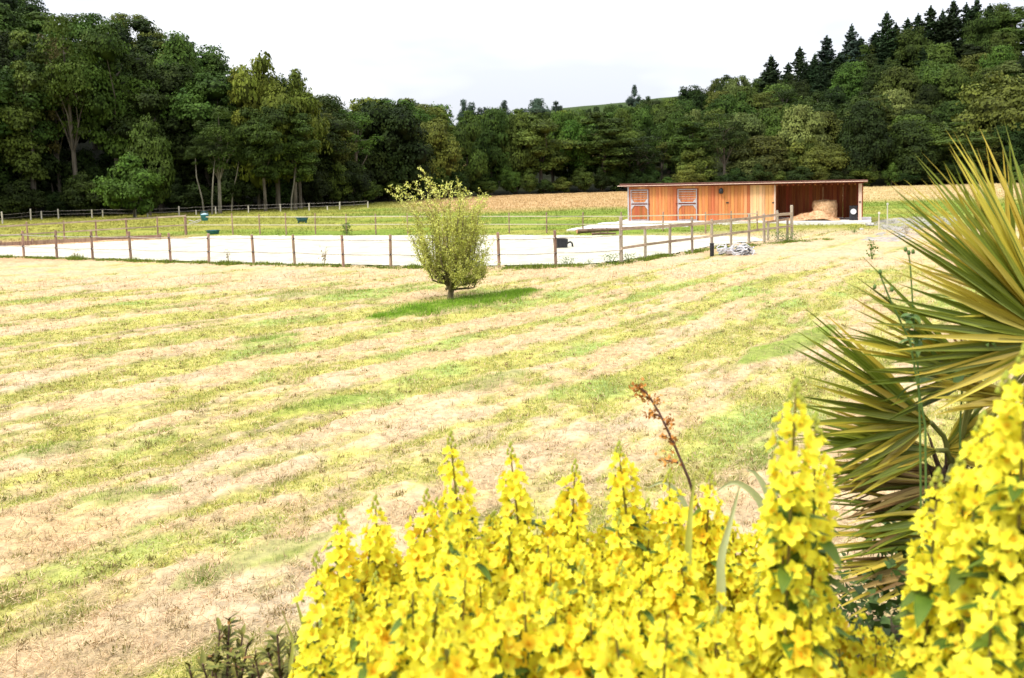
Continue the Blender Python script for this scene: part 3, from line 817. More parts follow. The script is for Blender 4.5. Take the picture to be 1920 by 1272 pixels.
# doors with steel frames
for di, (a, b) in enumerate(doors):
    dr = MB(); t = .055; y = -.03
    for x in (a + t / 2, b - t / 2): dr.box((x, y, 1.06), (t, .06, 2.1))
    for z in (2.08, 1.22, 1.06, .05): dr.box(((a + b) / 2, y, z), (b - a - 2 * t, .055, .06))
    dr.box(((a + b) / 2, y, 1.93), (b - a - 2 * t - .12, .05, .04))
    df = dr.build('door', GALV, st)
    for sx, x in ((1, a + t), (-1, b - t)):
        for sz in (1, -1):
            z0 = 1.25 if sz > 0 else 1.03
            MB().add([(x, y - .035, z0), (x + sx * .2, y - .035, z0), (x, y - .035, z0 + sz * .26), (x, y - .015, z0), (x + sx * .2, y - .015, z0), (x, y - .015, z0 + sz * .26)], [(0, 1, 2), (3, 5, 4), (0, 2, 5, 3), (1, 4, 5, 2), (0, 3, 4, 1)]).build('gusset', GALV, df)
    n = 6; wv = (b - a - 2 * t) / n
    for k in range(n):
        bx('board', WOODS[2] if di else INW, (a + t + wv * (k + .5), .0, .56), (wv - .012, .03, .92), df)
        bx('board', WOODS[0] if k % 2 else WOODS[2], (a + t + wv * (k + .5), .004, 1.64), (wv - .012, .03, .76), df)
    for z in (1.92, 1.76, 1.60, 1.44):
        MB().tube([(a + t, y, z), (b - t, y, z)], .012, 5).build('bar', GALV, df)
    bx('bolt', REDT, (a - .05 if di else b + .03, -.04, 1.14), (.14, .04, .06), df)
bx('latch', BLACK, (upx(1364), -.03, 1.18), (.17, .05, .07))
bx('handle', BLACK, (upx(1450), -.05, 1.16), (.12, .06, .07))
bx('handle', BLACK, (uE + .12, -.08, 1.16), (.12, .05, .07))
bx('batten', WOODS[3], (upx(1432), -.03, EH / 2 - .05), (.06, .03, EH - .15))
LM = MB(); LM.lathe([(.03, .0), (.12, .03), (.15, .10), (.15, .28), (.10, .36), (.03, .38)], 14, (0, 0, 0))
lt = empty('wall_lamp', sw(upx(1353), -.18, .16 + 1.76), 'dark round wall lamp high on the orange boards between the doors and hay bay', 'lamp', None, 0)
LM.build('housing', BLACK, lt, True)
MB().box((0, .09, .2), (.08, .14, .08)).build('bracket', BLACK, lt)

# hay in the open bay
HAYM = M('hay', (.52, .31, .16), (.80, .55, .33), scale=6, rough=.95, bump=.9, bscale=25, detail=9, attr='col')
def strawify(V, Nn, n, size, rng, base):
    i = rng.integers(0, len(V), n)
    q, f = quads(V[i] + Nn[i] * .01, Nn[i] + rng.normal(size=(n, 3)) * .5, size, .16, rng)
    c = np.repeat(np.array(base)[None] * rng.uniform(.6, 1.2, (n, 1)), 4, 0)
    return q, f, c
rg = np.random.default_rng(9)
# round bale standing on its flat side against the back
ths = np.linspace(0, 2 * PI, 40, endpoint=False); zz = np.linspace(0, 1.18, 16)
BV = []; BN = []
for z in zz:
    for t in ths:
        r = .72 * (1 + .03 * math.sin(z * 40)) * (1 + .025 * rg.normal()) * (1 - .12 * (abs(z - .6) / .6) ** 6)
        BV.append((r * math.cos(t), r * math.sin(t), z)); BN.append((math.cos(t), math.sin(t), .1))
for r in np.linspace(.66, .02, 9):
    for t in ths:
        BV.append((r * math.cos(t), r * math.sin(t), 1.18 + .03 * rg.normal())); BN.append((0, 0, 1))
BV = np.array(BV); BN = np.array(BN); m_ = len(ths)
BF = [(i * m_ + k, i * m_ + (k + 1) % m_, (i + 1) * m_ + (k + 1) % m_, (i + 1) * m_ + k) for i in range(len(BV) // m_ - 1) for k in range(m_)]
q, f, c = strawify(BV, BN, 2500, .16, rg, (1.1, 1.05, 1))
V = np.concatenate([BV, q]); Fq = np.concatenate([np.array(BF), f + len(BV)]); C = np.concatenate([np.ones((len(BV), 3)), c])
pb = ground(1548, 413, .16); pbw = sw(upx(1548) - .1, 1.05, .16)
bl_ = link('hay_bale', npmesh('hay_bale', V, Fq, HAYM, C, True)); bl_.location = pbw
tag(bl_, 'big round hay bale standing in the open bay of the stable', 'hay bale')
# loose heap
gx, gy = np.meshgrid(np.linspace(-1.6, 1.5, 50), np.linspace(-.75, .75, 26))
hz = .62 * np.exp(-((gx - .35) / .7) ** 2 - (gy / .55) ** 2) + .30 * np.exp(-((gx + .75) / .65) ** 2 - (gy / .5) ** 2)
hz = hz * (.8 + .5 * fbm(gx * 3, gy * 3 + 5, 3)) + .05 * rg.random(gx.shape) * (hz > .05) - .02
HV = np.stack([gx, gy, hz], -1).reshape(-1, 3); i = np.arange(gx.size).reshape(gx.shape)
HF = np.stack([i[:-1, :-1], i[:-1, 1:], i[1:, 1:], i[1:, :-1]], -1).reshape(-1, 4)
HF = HF[HV[HF].reshape(len(HF), 4, 3)[..., 2].max(1) > 0.0]
q, f, c = strawify(HV[HV[:, 2] > .03], np.tile([0, 0, 1.0], ((HV[:, 2] > .03).sum(), 1)), 2200, .15, rg, (1.15, 1.05, .95))
V = np.concatenate([HV, q]); Fq = np.concatenate([HF, f + len(HV)]); C = np.concatenate([np.ones((len(HV), 3)), c])
hp = link('hay_heap', npmesh('hay_heap', V, Fq, HAYM, C, True)); hp.location = sw(upx(1527), .55, .165); hp.rotation_euler = (0, 0, math.atan2(SU.y, SU.x))
tag(hp, 'low loose pile of pinkish hay spilling in front of the round bale', 'hay')
# black bin with a white disc
bn = empty('feed_bin', sw(upx(1600), .5, .16), 'black bin with round white disc at the right end of the hay bay', 'bin', None, math.atan2(SU.y, SU.x))
MB().box((0, 0, .42), (.46, .42, .84)).build('body', BLACK, bn)
MB().box((0, 0, .87), (.50, .46, .06)).build('lid', BLACK, bn)
dm = MB(); dm.lathe([(.001, .0), (.15, .0), (.17, .02), (.17, .05), (.001, .06)], 16)
o = dm.build('disc', WHITE, bn, False, (0, -.22, .55)); o.rotation_euler = (PI / 2, 0, 0)

# ------------------------------------------------------------------ fences
POSTM = M('fence_post_timber', (.20, .125, .085), (.36, .25, .18), scale=5, rough=.9, stretch=(3, 3, .4), rnd=.2)
POSTG = M('fence_post_grey', (.25, .20, .15), (.42, .36, .28), scale=5, rough=.9, stretch=(3, 3, .4), rnd=.2)
PALE = M('stock_post_pale', (.40, .37, .30), (.60, .56, .47), scale=5, rough=.9, stretch=(3, 3, .4), rnd=.15)
RAILM = M('rail_timber', (.27, .20, .14), (.46, .37, .27), scale=3, rough=.9, stretch=(1, 1, 4), rnd=.15)
TAPE = M('pale_tape', (.42, .38, .26), (.52, .48, .34), scale=9, rough=.7)
WIRE = M('wire_grey', (.30, .27, .24), (.42, .38, .34), scale=9, rough=.6)
_pm = {}
def post(parent, px, pyb, pyt, rad=.055, mat=POSTM, square=False, name='post'):
    b = ground(px, pyb); t = at(px, pyt, b.y); h = max(t.z, .3)
    k = (round(h, 1), rad, mat.name)
    if k not in _pm:
        hh = k[0]; mb = MB()
        mb.tube([(0, 0, -.3), (.004, 0, hh * .5), (0, .003, hh - .02), (0, 0, hh)], [rad, rad * .97, rad * .95, rad * .7], 8)
        _pm[k] = mb.me('post', mat)
    o = link(name, _pm[k], parent); o.location = (b.x, b.y, 0); o.scale = (1, 1, h / k[0])
    o.rotation_euler = (random.uniform(-.02, .02), random.uniform(-.03, .03), random.random() * 6)
    return b, h
def hang(parent, pts, rad, mat, name, sag=.02, n=5, flat=None):
    for a, b in zip(pts[:-1], pts[1:]):
        a = Vector(a); b = Vector(b)
        if flat:
            d = (b - a); L = d.length; d.normalize(); z = Vector((0, 0, 1)); y = z.cross(d).normalized(); z = d.cross(y)
            m3 = Matrix((d, y, z)).transposed()
            MB().box((a + b) / 2, (L + .02, flat[0], flat[1]), m3).build(name, mat, parent)
        else:
            pts_ = [a.lerp(b, t) - Vector((0, 0, sag * 4 * t * (1 - t))) for t in (0, .25, .5, .75, 1)]
            MB().tube(pts_, rad, n).build(name, mat, parent)
# front fence of the arena
FX = [(-120, 474, 420), (-40, 478, 428), (45, 482, 433), (107, 486, 432), (174, 488, 434), (246, 490, 434), (320, 493, 437), (392, 495, 438), (476, 496, 440), (553, 498, 440), (644, 502, 441), (733, 503, 440), (833, 504, 438), (936, 504, 436), (1042, 501, 432)]
ff = empty('wire_fence', (0, 0, 0), 'round brown posts with two thin wires along the near edge of the white sand arena', 'fence')
B = []
for (x, b, t) in FX: B.append(post(ff, x, b, t, .06))
B.append((ground(1165, 495), 1.7))
INS = MB().tube([(0, -.09, 0), (0, .02, 0)], [.03, .035], 6).me('insulator', BLACK)
for fr in (.86, .42):
    hang(ff, [Vector((p.x, p.y - .08, 1.3 * fr)) for p, h in B], .017, WIRE, 'wire', .03, 4)
    for p, h in B[:-1]:
        o = link('insulator', INS, ff); o.location = (p.x + .02, p.y - .04, 1.3 * fr)
# timber rail fence turning away on the right
rf = empty('rail_fence', (0, 0, 0), 'timber post and rail fence running from the arena corner back towards the hay bay', 'fence')
GX = [(1165, 495, 407, .075), (1210, 487, 428, .06), (1256, 481, 420, .06), (1298, 477, 407, .055), (1335, 480, 411, .06), (1371, 466, 412, .06), (1404, 460, 402, .07), (1433, 456, 401, .075), (1458, 452, 395, .06), (1485, 450, 385, .075)]
GB = [post(rf, x, b, t, r, POSTG) for x, b, t, r in GX]
def online(px, py, i):   # a point on the fence line at post i seen at this height
    return at(px, py, GB[i][0].y - .08)
up = [online(GX[i][0], y, i) for i, y in enumerate([429, 427, 424, 421, 417, 413, 410, 406, 403, 401])]
lo = [online(GX[i][0], y, i) for i, y in enumerate([466, 459, 453, 448, 443, 438, 434, 430, 427, 424])]
hang(rf, up, 0, RAILM, 'rail', flat=(.04, .13)); hang(rf, lo, 0, RAILM, 'rail', flat=(.04, .10))
# low hitching rail and short posts
hr = empty('hitching_rail', (0, 0, 0), 'low dark rail on short posts just in front of the stable corner', 'rail')
HB = [post(hr, x, b, t, .06, POSTG) for x, b, t in [(1440, 453, 416), (1476, 450, 412), (1458, 451, 398)]]
hang(hr, [at(1436, 417, HB[0][0].y - .07), at(1479, 411, HB[1][0].y - .07)], 0, POSTM, 'rail', flat=(.05, .10))
# rear fence of the arena, tape and rails
bf = empty('tape_fence', (0, 0, 0), 'thin posts with two pale tapes along the far side of the white sand arena', 'fence')
RX = [(350, 441, 402), (437, 441, 400), (488, 441, 402), (537, 441, 400), (592, 441, 400), (650, 441, 402), (705, 440, 401), (765, 440, 400), (830, 440, 400), (895, 439, 400), (955, 438, 399), (1025, 438, 398), (1093, 434, 398), (1165, 434, 398), (1243, 433, 397), (1323, 440, 398), (1371, 436, 396), (1420, 434, 396)]
RB = [post(bf, x, b, t, .045) for x, b, t in RX]
for k, yy in enumerate((406, 421)):
    hang(bf, [at(RX[i][0], (yy + (1 if RX[i][0] < 700 else 0)) - (max(RX[i][0] - 1165, 0) * .02), RB[i][0].y - .05) for i in range(len(RX))], 0, TAPE, 'tape', flat=(.012, .06))
# left paddock rail fence
lf = empty('rail_fence', (0, 0, 0), 'brown rail fence closing the pinkish paddock beyond the left of the arena', 'fence')
LX = [(-60, 462, 424), (-5, 459, 420), (53, 456, 416), (121, 452, 414), (181, 450, 412), (239, 448, 409), (296, 442, 406), (348, 441, 404)]
LB = [post(lf, x, b, t, .055) for x, b, t in LX]
hang(lf, [at(x, np.interp(x, [-60, 0, 350], [428, 425, 405]), LB[i][0].y - .07) for i, (x, b, t) in enumerate(LX)], 0, RAILM, 'rail', flat=(.04, .10))
hang(lf, [at(x, np.interp(x, [-60, 0, 350], [446, 442, 422]), LB[i][0].y - .07) for i, (x, b, t) in enumerate(LX)], 0, RAILM, 'rail', flat=(.04, .08))
# kickboard fence between arena and paddock
kb = empty('low_board_edging', (0, 0, 0), 'low brown board edging along the back left border of the sand', 'edging')
KX = [(-40, 466), (0, 463), (60, 459), (121, 456), (181, 453), (239, 450), (300, 448)]
hang(kb, [ground(x, y) + Vector((0, 0, .12)) for x, y in KX], 0, POSTM, 'board', flat=(.05, .24))
for x, y in KX: 
    b = ground(x, y); o = MB().box((0, 0, 0), (.1, .1, .5)).build('peg', POSTM, kb); o.location = (b.x, b.y + .08, .1)
# stock fence at the foot of the wood
sf = empty('stock_fence', (0, 0, 0), 'pale thin posts and wire in front of the dark wood on the left', 'fence')
SX = [(-60, 424, 402), (5, 420, 397), (58, 414, 392), (78, 412, 396), (110, 411, 392), (173, 409, 393), (193, 408, 394), (255, 409, 393), (277, 408, 396), (336, 406, 387), (368, 404, 394), (405, 402, 388), (466, 400, 386), (526, 398, 383), (580, 396, 381), (614, 395, 387), (637, 394, 379), (690, 391, 378)]
SBp = [post(sf, x, b, t, .07, PALE) for x, b, t in SX]
for fr in (.85, .5):
    hang(sf, [Vector((p.x, p.y - .07, 1.0 * fr)) for p, h in SBp], .011, WIRE, 'wire', .03, 4)
# paddock posts right of the stable
for i, (x, b, t, lb) in enumerate([(1664, 425, 380, 'tall thin post in the green meadow right of the stable'), (1648, 432, 397, 'short white post standing beside the gravel track')]):
    e = empty('marker_post', (0, 0, 0), lb, 'post'); post(e, x, b, t, .035, PALE)
    p = ground(x, b); MB().box((p.x, p.y, at(x, t, p.y).z - .08), (.1, .1, .05)).build('cap', WHITE, e)

# ------------------------------------------------------------------ things around the arena
TEAL = M('teal_plastic', (.02, .13, .17), (.05, .22, .26), scale=6, rough=.45)
DTEAL = M('dark_teal_plastic', (.015, .06, .065), (.04, .12, .12), scale=6, rough=.5)
def at_g(px, py): return ground(px, py)
p = at(384, 414, RB[0][0].y - .35)
o = empty('feed_bucket', (p.x, p.y, p.z), 'teal feed bucket hung on the rail of the far arena fence', 'bucket')
MB().lathe([(.001, 0), (.19, 0), (.27, .38), (.29, .40), (.27, .41), (.19, .05), (.001, .04)], 18).build('tub', TEAL, o, True)
MB().tube([(-.28, 0, .4), (-.2, 0, .56), (0, -.02, .62), (.2, 0, .56), (.28, 0, .4)], .02, 6).build('handle', DTEAL, o)
MB().lathe([(.001, .30), (.25, .33), (.22, .44), (.05, .50), (.001, .50)], 14).build('rug', M('pale_blue_cloth', (.25, .38, .42), (.45, .55, .58), scale=5, rough=.9), o, True)
bw_ = MB().tube([(-.25, .0, .1), (-.7, .05, -.05), (-1.1, .1, .05)], .025, 6).tube([(-.25, .0, .02), (-.6, .05, -.14), (-1.1, .1, -.16)], .025, 6).build('arm', GALV, o)
p = at_g(400, 440)
o = empty('low_tub', (p.x, p.y, .0), 'low teal tub on the ground under the hung bucket', 'tub')
MB().lathe([(.001, .0), (.33, .0), (.42, .26), (.44, .27), (.40, .27), (.30, .05), (.001, .04)], 20).build('tub', TEAL, o, True)
MB().lathe([(.425, .24), (.46, .25), (.46, .29), (.40, .29)], 20).build('rim', DTEAL, o, True)
p = at_g(567, 419)
o = empty('water_trough', (p.x, p.y, 0), 'dark teal oval water trough in the meadow behind the far arena fence', 'trough')
for nm, pr, mt in (('basin', [(.001, .0), (.30, .0), (.43, .36), (.36, .36), (.28, .22), (.001, .22)], DTEAL), ('rim', [(.42, .33), (.47, .34), (.47, .39), (.40, .39), (.39, .35)], TEAL)):
    q = MB().lathe(pr, 22).build(nm, mt, o, True); q.scale = (1.15, .7, 1)
    q.location = (0, 0, .12)
for sx in (-.3, .3): MB().box((sx, 0, .06), (.08, .3, .16)).build('foot', DTEAL, o)
p = at_g(1053, 466)
o = empty('mounting_block', (p.x, p.y, .02), 'black plastic mounting block with a curved arm lying on the white sand', 'mounting block', None, .5)
MB().add([(-.30, -.2, 0), (.2, -.2, 0), (.2, .2, 0), (-.30, .2, 0), (-.36, -.18, .46), (.26, -.18, .42), (.26, .18, .42), (-.36, .18, .46)], [(3, 2, 1, 0), (4, 5, 6, 7), (0, 1, 5, 4), (1, 2, 6, 5), (2, 3, 7, 6), (3, 0, 4, 7)]).build('body', BLACK, o)
MB().tube([(.2, 0, .12), (.36, 0, .22), (.5, 0, .26), (.6, 0, .18), (.62, 0, .0)], .045, 8).build('arm', BLACK, o, True)
MB().box((-.05, 0, .47), (.56, .34, .05)).build('tread', M('dark_grey_rubber', (.05, .055, .06), (.08, .085, .09), scale=20), o)
# felled poles beyond the sand
LOG = M('log_bark', (.10, .06, .04), (.22, .15, .10), scale=4, rough=.95, stretch=(.3, 3, 3)); END = M('log_end', (.45, .22, .12), (.6, .32, .18), scale=9)
for i, (a, b, r, lb) in enumerate([((1082, 439), (1168, 435), .13, 'thick felled pole lying beyond the right of the sand'), ((1110, 442), (1155, 441), .07, 'thin felled pole lying beside the thick one')]):
    A = ground(*a); Bq = ground(*b); A.z = Bq.z = r + .02
    o = empty('felled_pole', (0, 0, 0), lb, 'log')
    MB().tube([A, A.lerp(Bq, .5) + Vector((0, 0, .02)), Bq], [r, r * .85, r * .6], 9, cap=False).build('log', LOG, o)
    d = (Bq - A).normalized()
    MB().tube([A - d * .012, A + d * .01], [r * .97, r * .97], 9).build('cut_end', END, o)
    for t in (.3, .62): MB().tube([A.lerp(Bq, t), A.lerp(Bq, t) + Vector((.1, -.1, .22))], [.03, .015], 5).build('branch_stub', LOG, o)
# heap of pale wire and bars
p = at_g(1378, 479)
hw = empty('scrap_heap', (p.x, p.y, 0), 'tangled heap of pale grey wire coils and bars beside the corner fence', 'heap')
rq = random.Random(8)
PW = M('pale_wire', (.42, .42, .44), (.66, .66, .68), scale=9, rough=.6)
for k in range(15):
    c = Vector((rq.uniform(-.55, .6), rq.uniform(-.25, .25), rq.uniform(.05, .2))); r = rq.uniform(.14, .28); q = Matrix.Rotation(rq.uniform(-1.4, 1.4), 3, 'X') @ Matrix.Rotation(rq.uniform(-1, 1), 3, 'Y')
    pts = [c + q @ Vector((r * math.cos(t) * rq.uniform(.9, 1.1), r * math.sin(t) * rq.uniform(.8, 1.1), .02 * t)) for t in np.linspace(0, 4 * PI, 26)]
    pts = [Vector((v.x, v.y, max(v.z, .02))) for v in pts]
    MB().tube(pts, rq.choice([.012, .018, .024]), 5).build('wire_coil', PW if k % 4 else BLACK, hw)
for k in range(9):
    a = Vector((rq.uniform(-.65, .4), rq.uniform(-.3, .3), rq.uniform(.04, .25))); b = a + Vector((rq.uniform(.3, .7), rq.uniform(-.2, .2), rq.uniform(-.05, .2)))
    MB().tube([a, b], .02, 6).build('bar', PW if k % 3 else BLACK, hw)
for k in range(6):
    c = (rq.uniform(-.5, .6), rq.uniform(-.2, .2), rq.uniform(.08, .2))
    MB().box(c, (.22, .18, .12), Matrix.Rotation(rq.random() * 3, 3, 'Z') @ Matrix.Rotation(rq.random(), 3, 'X')).build('block', [GALV, PW, BLACK][k % 3], hw)
# dark sleeve post
o = empty('corner_post_sleeve', (0, 0, 0), 'black sleeve around the foot of the fence post next to the wire heap', 'sleeve')
p = at_g(1335, 481)
MB().tube([(p.x, p.y, -.1), (p.x, p.y, .52)], .085, 10).build('sleeve', BLACK, o)
MB().tube([(p.x, p.y, .5), (p.x, p.y, .54)], .095, 10).build('collar', BLACK, o)
# grey boulders / rubble beside the track
STONE = M('stone_grey', (.25, .24, .22), (.48, .46, .42), scale=5, rough=.9, bump=.5)
for i, (x, y, s, lb) in enumerate([(1631, 424, .5, 'pale stone at the right corner of the stable slab'), (1615, 432, .28, 'small stone below the right corner of the stable'), (1690, 444, .35, 'dark stone at the edge of the gravel patch')]):
    v, f = ico(np.array([0, 0, 0.]), s * .6, rg); v[:, 2] *= .6
    o = MB().add([Vector(q) for q in v], f).build('stone', STONE); g = at_g(x, y); o.location = (g.x, g.y, s * .15); tag(o, lb, 'stone')

# ------------------------------------------------------------------ willow shrub
WL = M('willow_leaves', (.35, .385, .06), (.60, .61, .135), scale=2, rough=.7, attr='col', trans=.25, detail=4)
WB = M('willow_bark', (.10, .08, .04), (.20, .17, .10), scale=6, rough=.95)
WT = M('willow_twigs', (.20, .16, .05), (.30, .25, .09), scale=6, rough=.9)
wg = ground(845, 562)
wl = empty('willow_shrub', wg, 'yellow-green willow shrub on a short trunk in a patch of green grass', 'willow')
r2 = np.random.default_rng(21)
MB().tube([(0, 0, -.2), (-.01, 0, .1), (.02, 0, .26), (.03, .01, .48)], [.12, .09, .085, .08], 9).build('trunk', WB, wl)
PPM = F / wg.y
LC = []; LN = []; LS = []; LT = []
tw = MB()
nb = 60
for k in range(nb):
    a = r2.random() * 2 * PI; sp_ = r2.random() ** .6
    top = Vector((math.cos(a) * sp_ * 1.15, math.sin(a) * sp_ * 1.1, r2.uniform(2.2, 3.15) - .6 * sp_ ** 2))
    if k % 4 == 0: top = Vector((math.cos(a) * r2.uniform(.8, 1.25), math.sin(a) * 1.1, r2.uniform(.65, 2.0)))
    st_ = Vector((.03 + r2.normal() * .04, r2.normal() * .04, r2.uniform(.24, .46)))
    mid = Vector((top.x * .74, top.y * .74, st_.z + (top.z - st_.z) * .42)) + Vector(r2.normal(size=3)) * .06
    q1 = st_.lerp(mid, .5) + Vector((top.x, top.y, 0)) * .08
    q2 = mid.lerp(top, .5) - Vector((top.x, top.y, 0)) * .04
    P_ = [st_, q1, mid, q2, top]
    MB().tube(P_, [.045, .032, .024, .014, .005], 6).build('branch', WB, wl)
    for j in range(30):
        t = r2.uniform(.22, 1); s = t * 4; i = min(int(s), 3); b = P_[i].lerp(P_[i + 1], s - i)
        dr = Vector(r2.normal(size=3)) * .42 + Vector((b.x * .42, b.y * .42, .95)); dr.normalize()
        Lt = r2.uniform(.18, .46) if j % 5 else r2.uniform(.5, .85); e = b + dr * Lt; m = b.lerp(e, .5) + Vector((0, 0, .03))
        if j % 2 == 0: tw.tube([b, m, e], [.007, .005, .002], 3, False)
        n = int(Lt * 46)
        ss = r2.random(n)
        base = np.array([b.lerp(e, float(x)) for x in ss]) + r2.normal(size=(n, 3)) * .035
        LC.append(base); LN.append(r2.normal(size=(n, 3))); LS.append(np.full(n, .068)); LT.append(np.full(n, r2.uniform(.65, 1.25)))
tw.build('twigs', WT, wl)['kind'] = 'stuff'
# straggling top shoots, one to the upper left
TS = [(785, 312), (790, 330), (775, 338), (730, 348), (742, 352), (756, 344), (800, 348), (812, 342), (828, 345), (845, 342), (862, 345), (872, 352), (880, 362), (738, 366), (722, 356), (768, 372), (905, 364), (915, 366), (803, 330), (838, 338), (916, 358), (760, 360)]
sh = []
for (px, py) in TS:
    tp = at(px, py, wg.y + r2.uniform(-.4, .4)) - wg
    b = Vector((tp.x * .45 + r2.normal() * .08, tp.y * .5, tp.z - r2.uniform(.7, 1.1)))
    m = b.lerp(tp, .5) + Vector((0, 0, .12))
    MB().tube([b, m, tp], [.011, .007, .003], 4).build('shoot', WT, wl)
    for j in range(9):
        t = r2.uniform(.3, 1); c = (b.lerp(m, t * 2) if t < .5 else m.lerp(tp, t * 2 - 1)); n = 5
        LC.append(np.array(c) + r2.normal(size=(n, 3)) * .045); LN.append(r2.normal(size=(n, 3))); LS.append(np.full(n, .085)); LT.append(np.full(n, 1.3))
LC = np.concatenate(LC); LN = np.concatenate(LN); LS = np.concatenate(LS); LT = np.concatenate(LT)
V, Fq = quads(LC, LN, LS * r2.uniform(.7, 1.5, len(LC)), .32, r2)
t = np.repeat(LT * r2.uniform(.8, 1.25, len(LC)), 4)
o = link('foliage', npmesh('willow_foliage', V, Fq, WL, np.stack([t, t, t * np.where(t > 1.3, 1.6, 1)], 1)), wl)

# ------------------------------------------------------------------ grasses (uncountable): blades and straw as real faces
GRASS = M('grass_blades', (.85, .9, .8), (1.2, 1.15, 1.1), scale=3, rough=.8, attr='col', trans=.2)
def blades(n, x, y, z, hgt, wid, lean, col, rng, lay=False):
    a = rng.random(n) * 2 * PI; d = np.stack([np.cos(a), np.sin(a), np.zeros(n)], 1)
    a2 = rng.random(n) * 2 * PI; L = np.stack([np.cos(a2), np.sin(a2), np.zeros(n)], 1) * (lean * rng.random(n))[:, None]
    b = np.stack([x, y, z], 1)
    hg = hgt * rng.uniform(.5, 1.3, n)
    up = np.stack([np.zeros(n), np.zeros(n), np.ones(n)], 1) * (.12 if lay else 1) + L
    up /= np.linalg.norm(up, axis=1, keepdims=True)
    tip = b + up * hg[:, None]
    V = np.stack([b - d * wid / 2, b + d * wid / 2, tip], 1).reshape(-1, 3)
    return V, np.arange(n * 3).reshape(-1, 3), np.repeat(col, 3, 0)
rng3 = np.random.default_rng(33)
def scatter(n, y0, y1, pw=1.0, xr=.66):
    y = y0 * (y1 / y0) ** (rng3.random(n) ** pw); x = (rng3.random(n) * 2 - 1) * xr * y
    return x, y
# short green grass in the mown stripes
x, y = scatter(330000, 5.9, 34)
dry, rid = stripes(x, y); stk = streak(x, y); ina = in_poly(x, y, ARENA)
k = ((rng3.random(len(x)) > dry * .95 + .03) | (stk > .4)) & ~ina
x, y, dry, rid, stk = x[k], y[k], dry[k], rid[k], stk[k]
c = np.array([.37, .36, .085])[None] * (1 - stk[:, None]) + np.array([.11, .22, .02])[None] * stk[:, None]
c = c * (1 - .4 * rid[:, None]) * rng3.uniform(.6, 1.35, (len(x), 1)) * np.stack([rng3.uniform(.75, 1.15, len(x)), np.ones(len(x)), np.ones(len(x))], 1)
hg = (.035 + .035 * (stk > .4)) * (1 + y / 28)
V1 = blades(len(x), x, y, terr(x, y), hg, .006 + y[:, None] * .0007, 1.4, c, rng3)
o = link('mown_grass', npmesh('mown_grass', V1[0], V1[1], GRASS, V1[2])); tag(o, 'short yellow-green grass standing in the mown stripes of the field', 'grass', kind='stuff')
# straw and hay lying on the dry stripes
x, y = scatter(230000, 5.9, 32)
dry, rid = stripes(x, y); ina = in_poly(x, y, ARENA)
k = (rng3.random(len(x)) < dry * .9 + .08) & ~ina
x, y = x[k], y[k]
c = np.array([.63, .465, .285])[None] * rng3.uniform(.45, 1.2, (len(x), 1))
V1 = blades(len(x), x, y, terr(x, y) + .012 + .035 * rng3.random(len(x)), .07 * (1 + y / 30), .005 + y[:, None] * .0006, 1.0, c, rng3, lay=True)
o = link('cut_hay', npmesh('cut_hay', V1[0], V1[1], GRASS, V1[2])); tag(o, 'pinkish cut hay scattered over the mown field', 'hay', kind='stuff')
# small dark tussocks and clods that break up the mown surface
n = 2200; cx, cy = scatter(n, 6.2, 30); rep = 11
x = np.repeat(cx, rep) + rng3.normal(size=n * rep) * .035; y = np.repeat(cy, rep) + rng3.normal(size=n * rep) * .03
cc = np.repeat(rng3.uniform(0, 1, n), rep)[:, None]
c = (np.array([.20, .20, .04])[None] * cc + np.array([.30, .20, .10])[None] * (1 - cc)) * rng3.uniform(.5, 1.3, (n * rep, 1))
kk = ~in_poly(x, y, ARENA); x, y, c = x[kk], y[kk], c[kk]
V1 = blades(len(x), x, y, terr(x, y) + .02, .05, .010 + y[:, None] * .0006, 1.6, c, rng3)
o = link('tussocks', npmesh('tussocks', V1[0], V1[1], GRASS, V1[2])); tag(o, 'small dark tussocks dotted over the mown field', 'grass', kind='stuff')
# long green patch round the willow
n = 16000
t = rng3.random(n); sgn = rng3.normal(size=n)
x1, y1, x2, y2 = STREAK[0]
wdt = .75 * (1 - .75 * np.abs(2 * t - 1) ** 2) * (.35 + 1.3 * fbm(t * 9, t * 3 + 2, 3))
dx, dy = x2 - x1, y2 - y1; L = math.hypot(dx, dy)
x = x1 + dx * t - dy / L * sgn * wdt * .45; y = y1 + dy * t + dx / L * sgn * wdt * .45
c = np.array([.19, .33, .025])[None] * rng3.uniform(.5, 1.5, (n, 1))
V1 = blades(n, x, y, terr(x, y), .15 * (.5 + fbm(x, y, 2)), .02, .9, c, rng3)
o = link('long_grass', npmesh('long_grass', V1[0], V1[1], GRASS, V1[2])); tag(o, 'long bright green grass left uncut round the willow shrub', 'grass', kind='stuff')
# weedy strip under the fences
FL = [ground(a, b) for a, b in [(-200, 476), (0, 483), (110, 487), (250, 491), (400, 496), (560, 499), (750, 504), (960, 505), (1042, 502), (1100, 501), (1168, 495), (1230, 485), (1290, 478), (1335, 468), (1410, 462), (1440, 459), (1530, 452), (1560, 450)]]
xs = []; ys = []; cs = []; hs = []
for a, b in zip(FL[:-1], FL[1:]):
    n = int((b - a).length * 620)
    t = rng3.random(n)
    clump = fbm(a.x + (b.x - a.x) * t + 3, np.full(n, a.y), 3) if False else fbm((a.x + (b.x - a.x) * t) * 1.3, (a.y + (b.y - a.y) * t) * 1.3, 3)
    kk = rng3.random(n) < .35 + 1.3 * (clump - .35)
    t = t[kk]; clump = clump[kk]; n = len(t)
    xs.append(a.x + (b.x - a.x) * t + rng3.normal(size=n) * .12); ys.append(a.y + (b.y - a.y) * t + rng3.normal(size=n) * .22)
    hs.append(.10 + .28 * np.clip(clump - .4, 0, 1)); cs.append(np.array([.15, .20, .025])[None] * rng3.uniform(.4, 1.5, (n, 1)))
x = np.concatenate(xs); y = np.concatenate(ys)
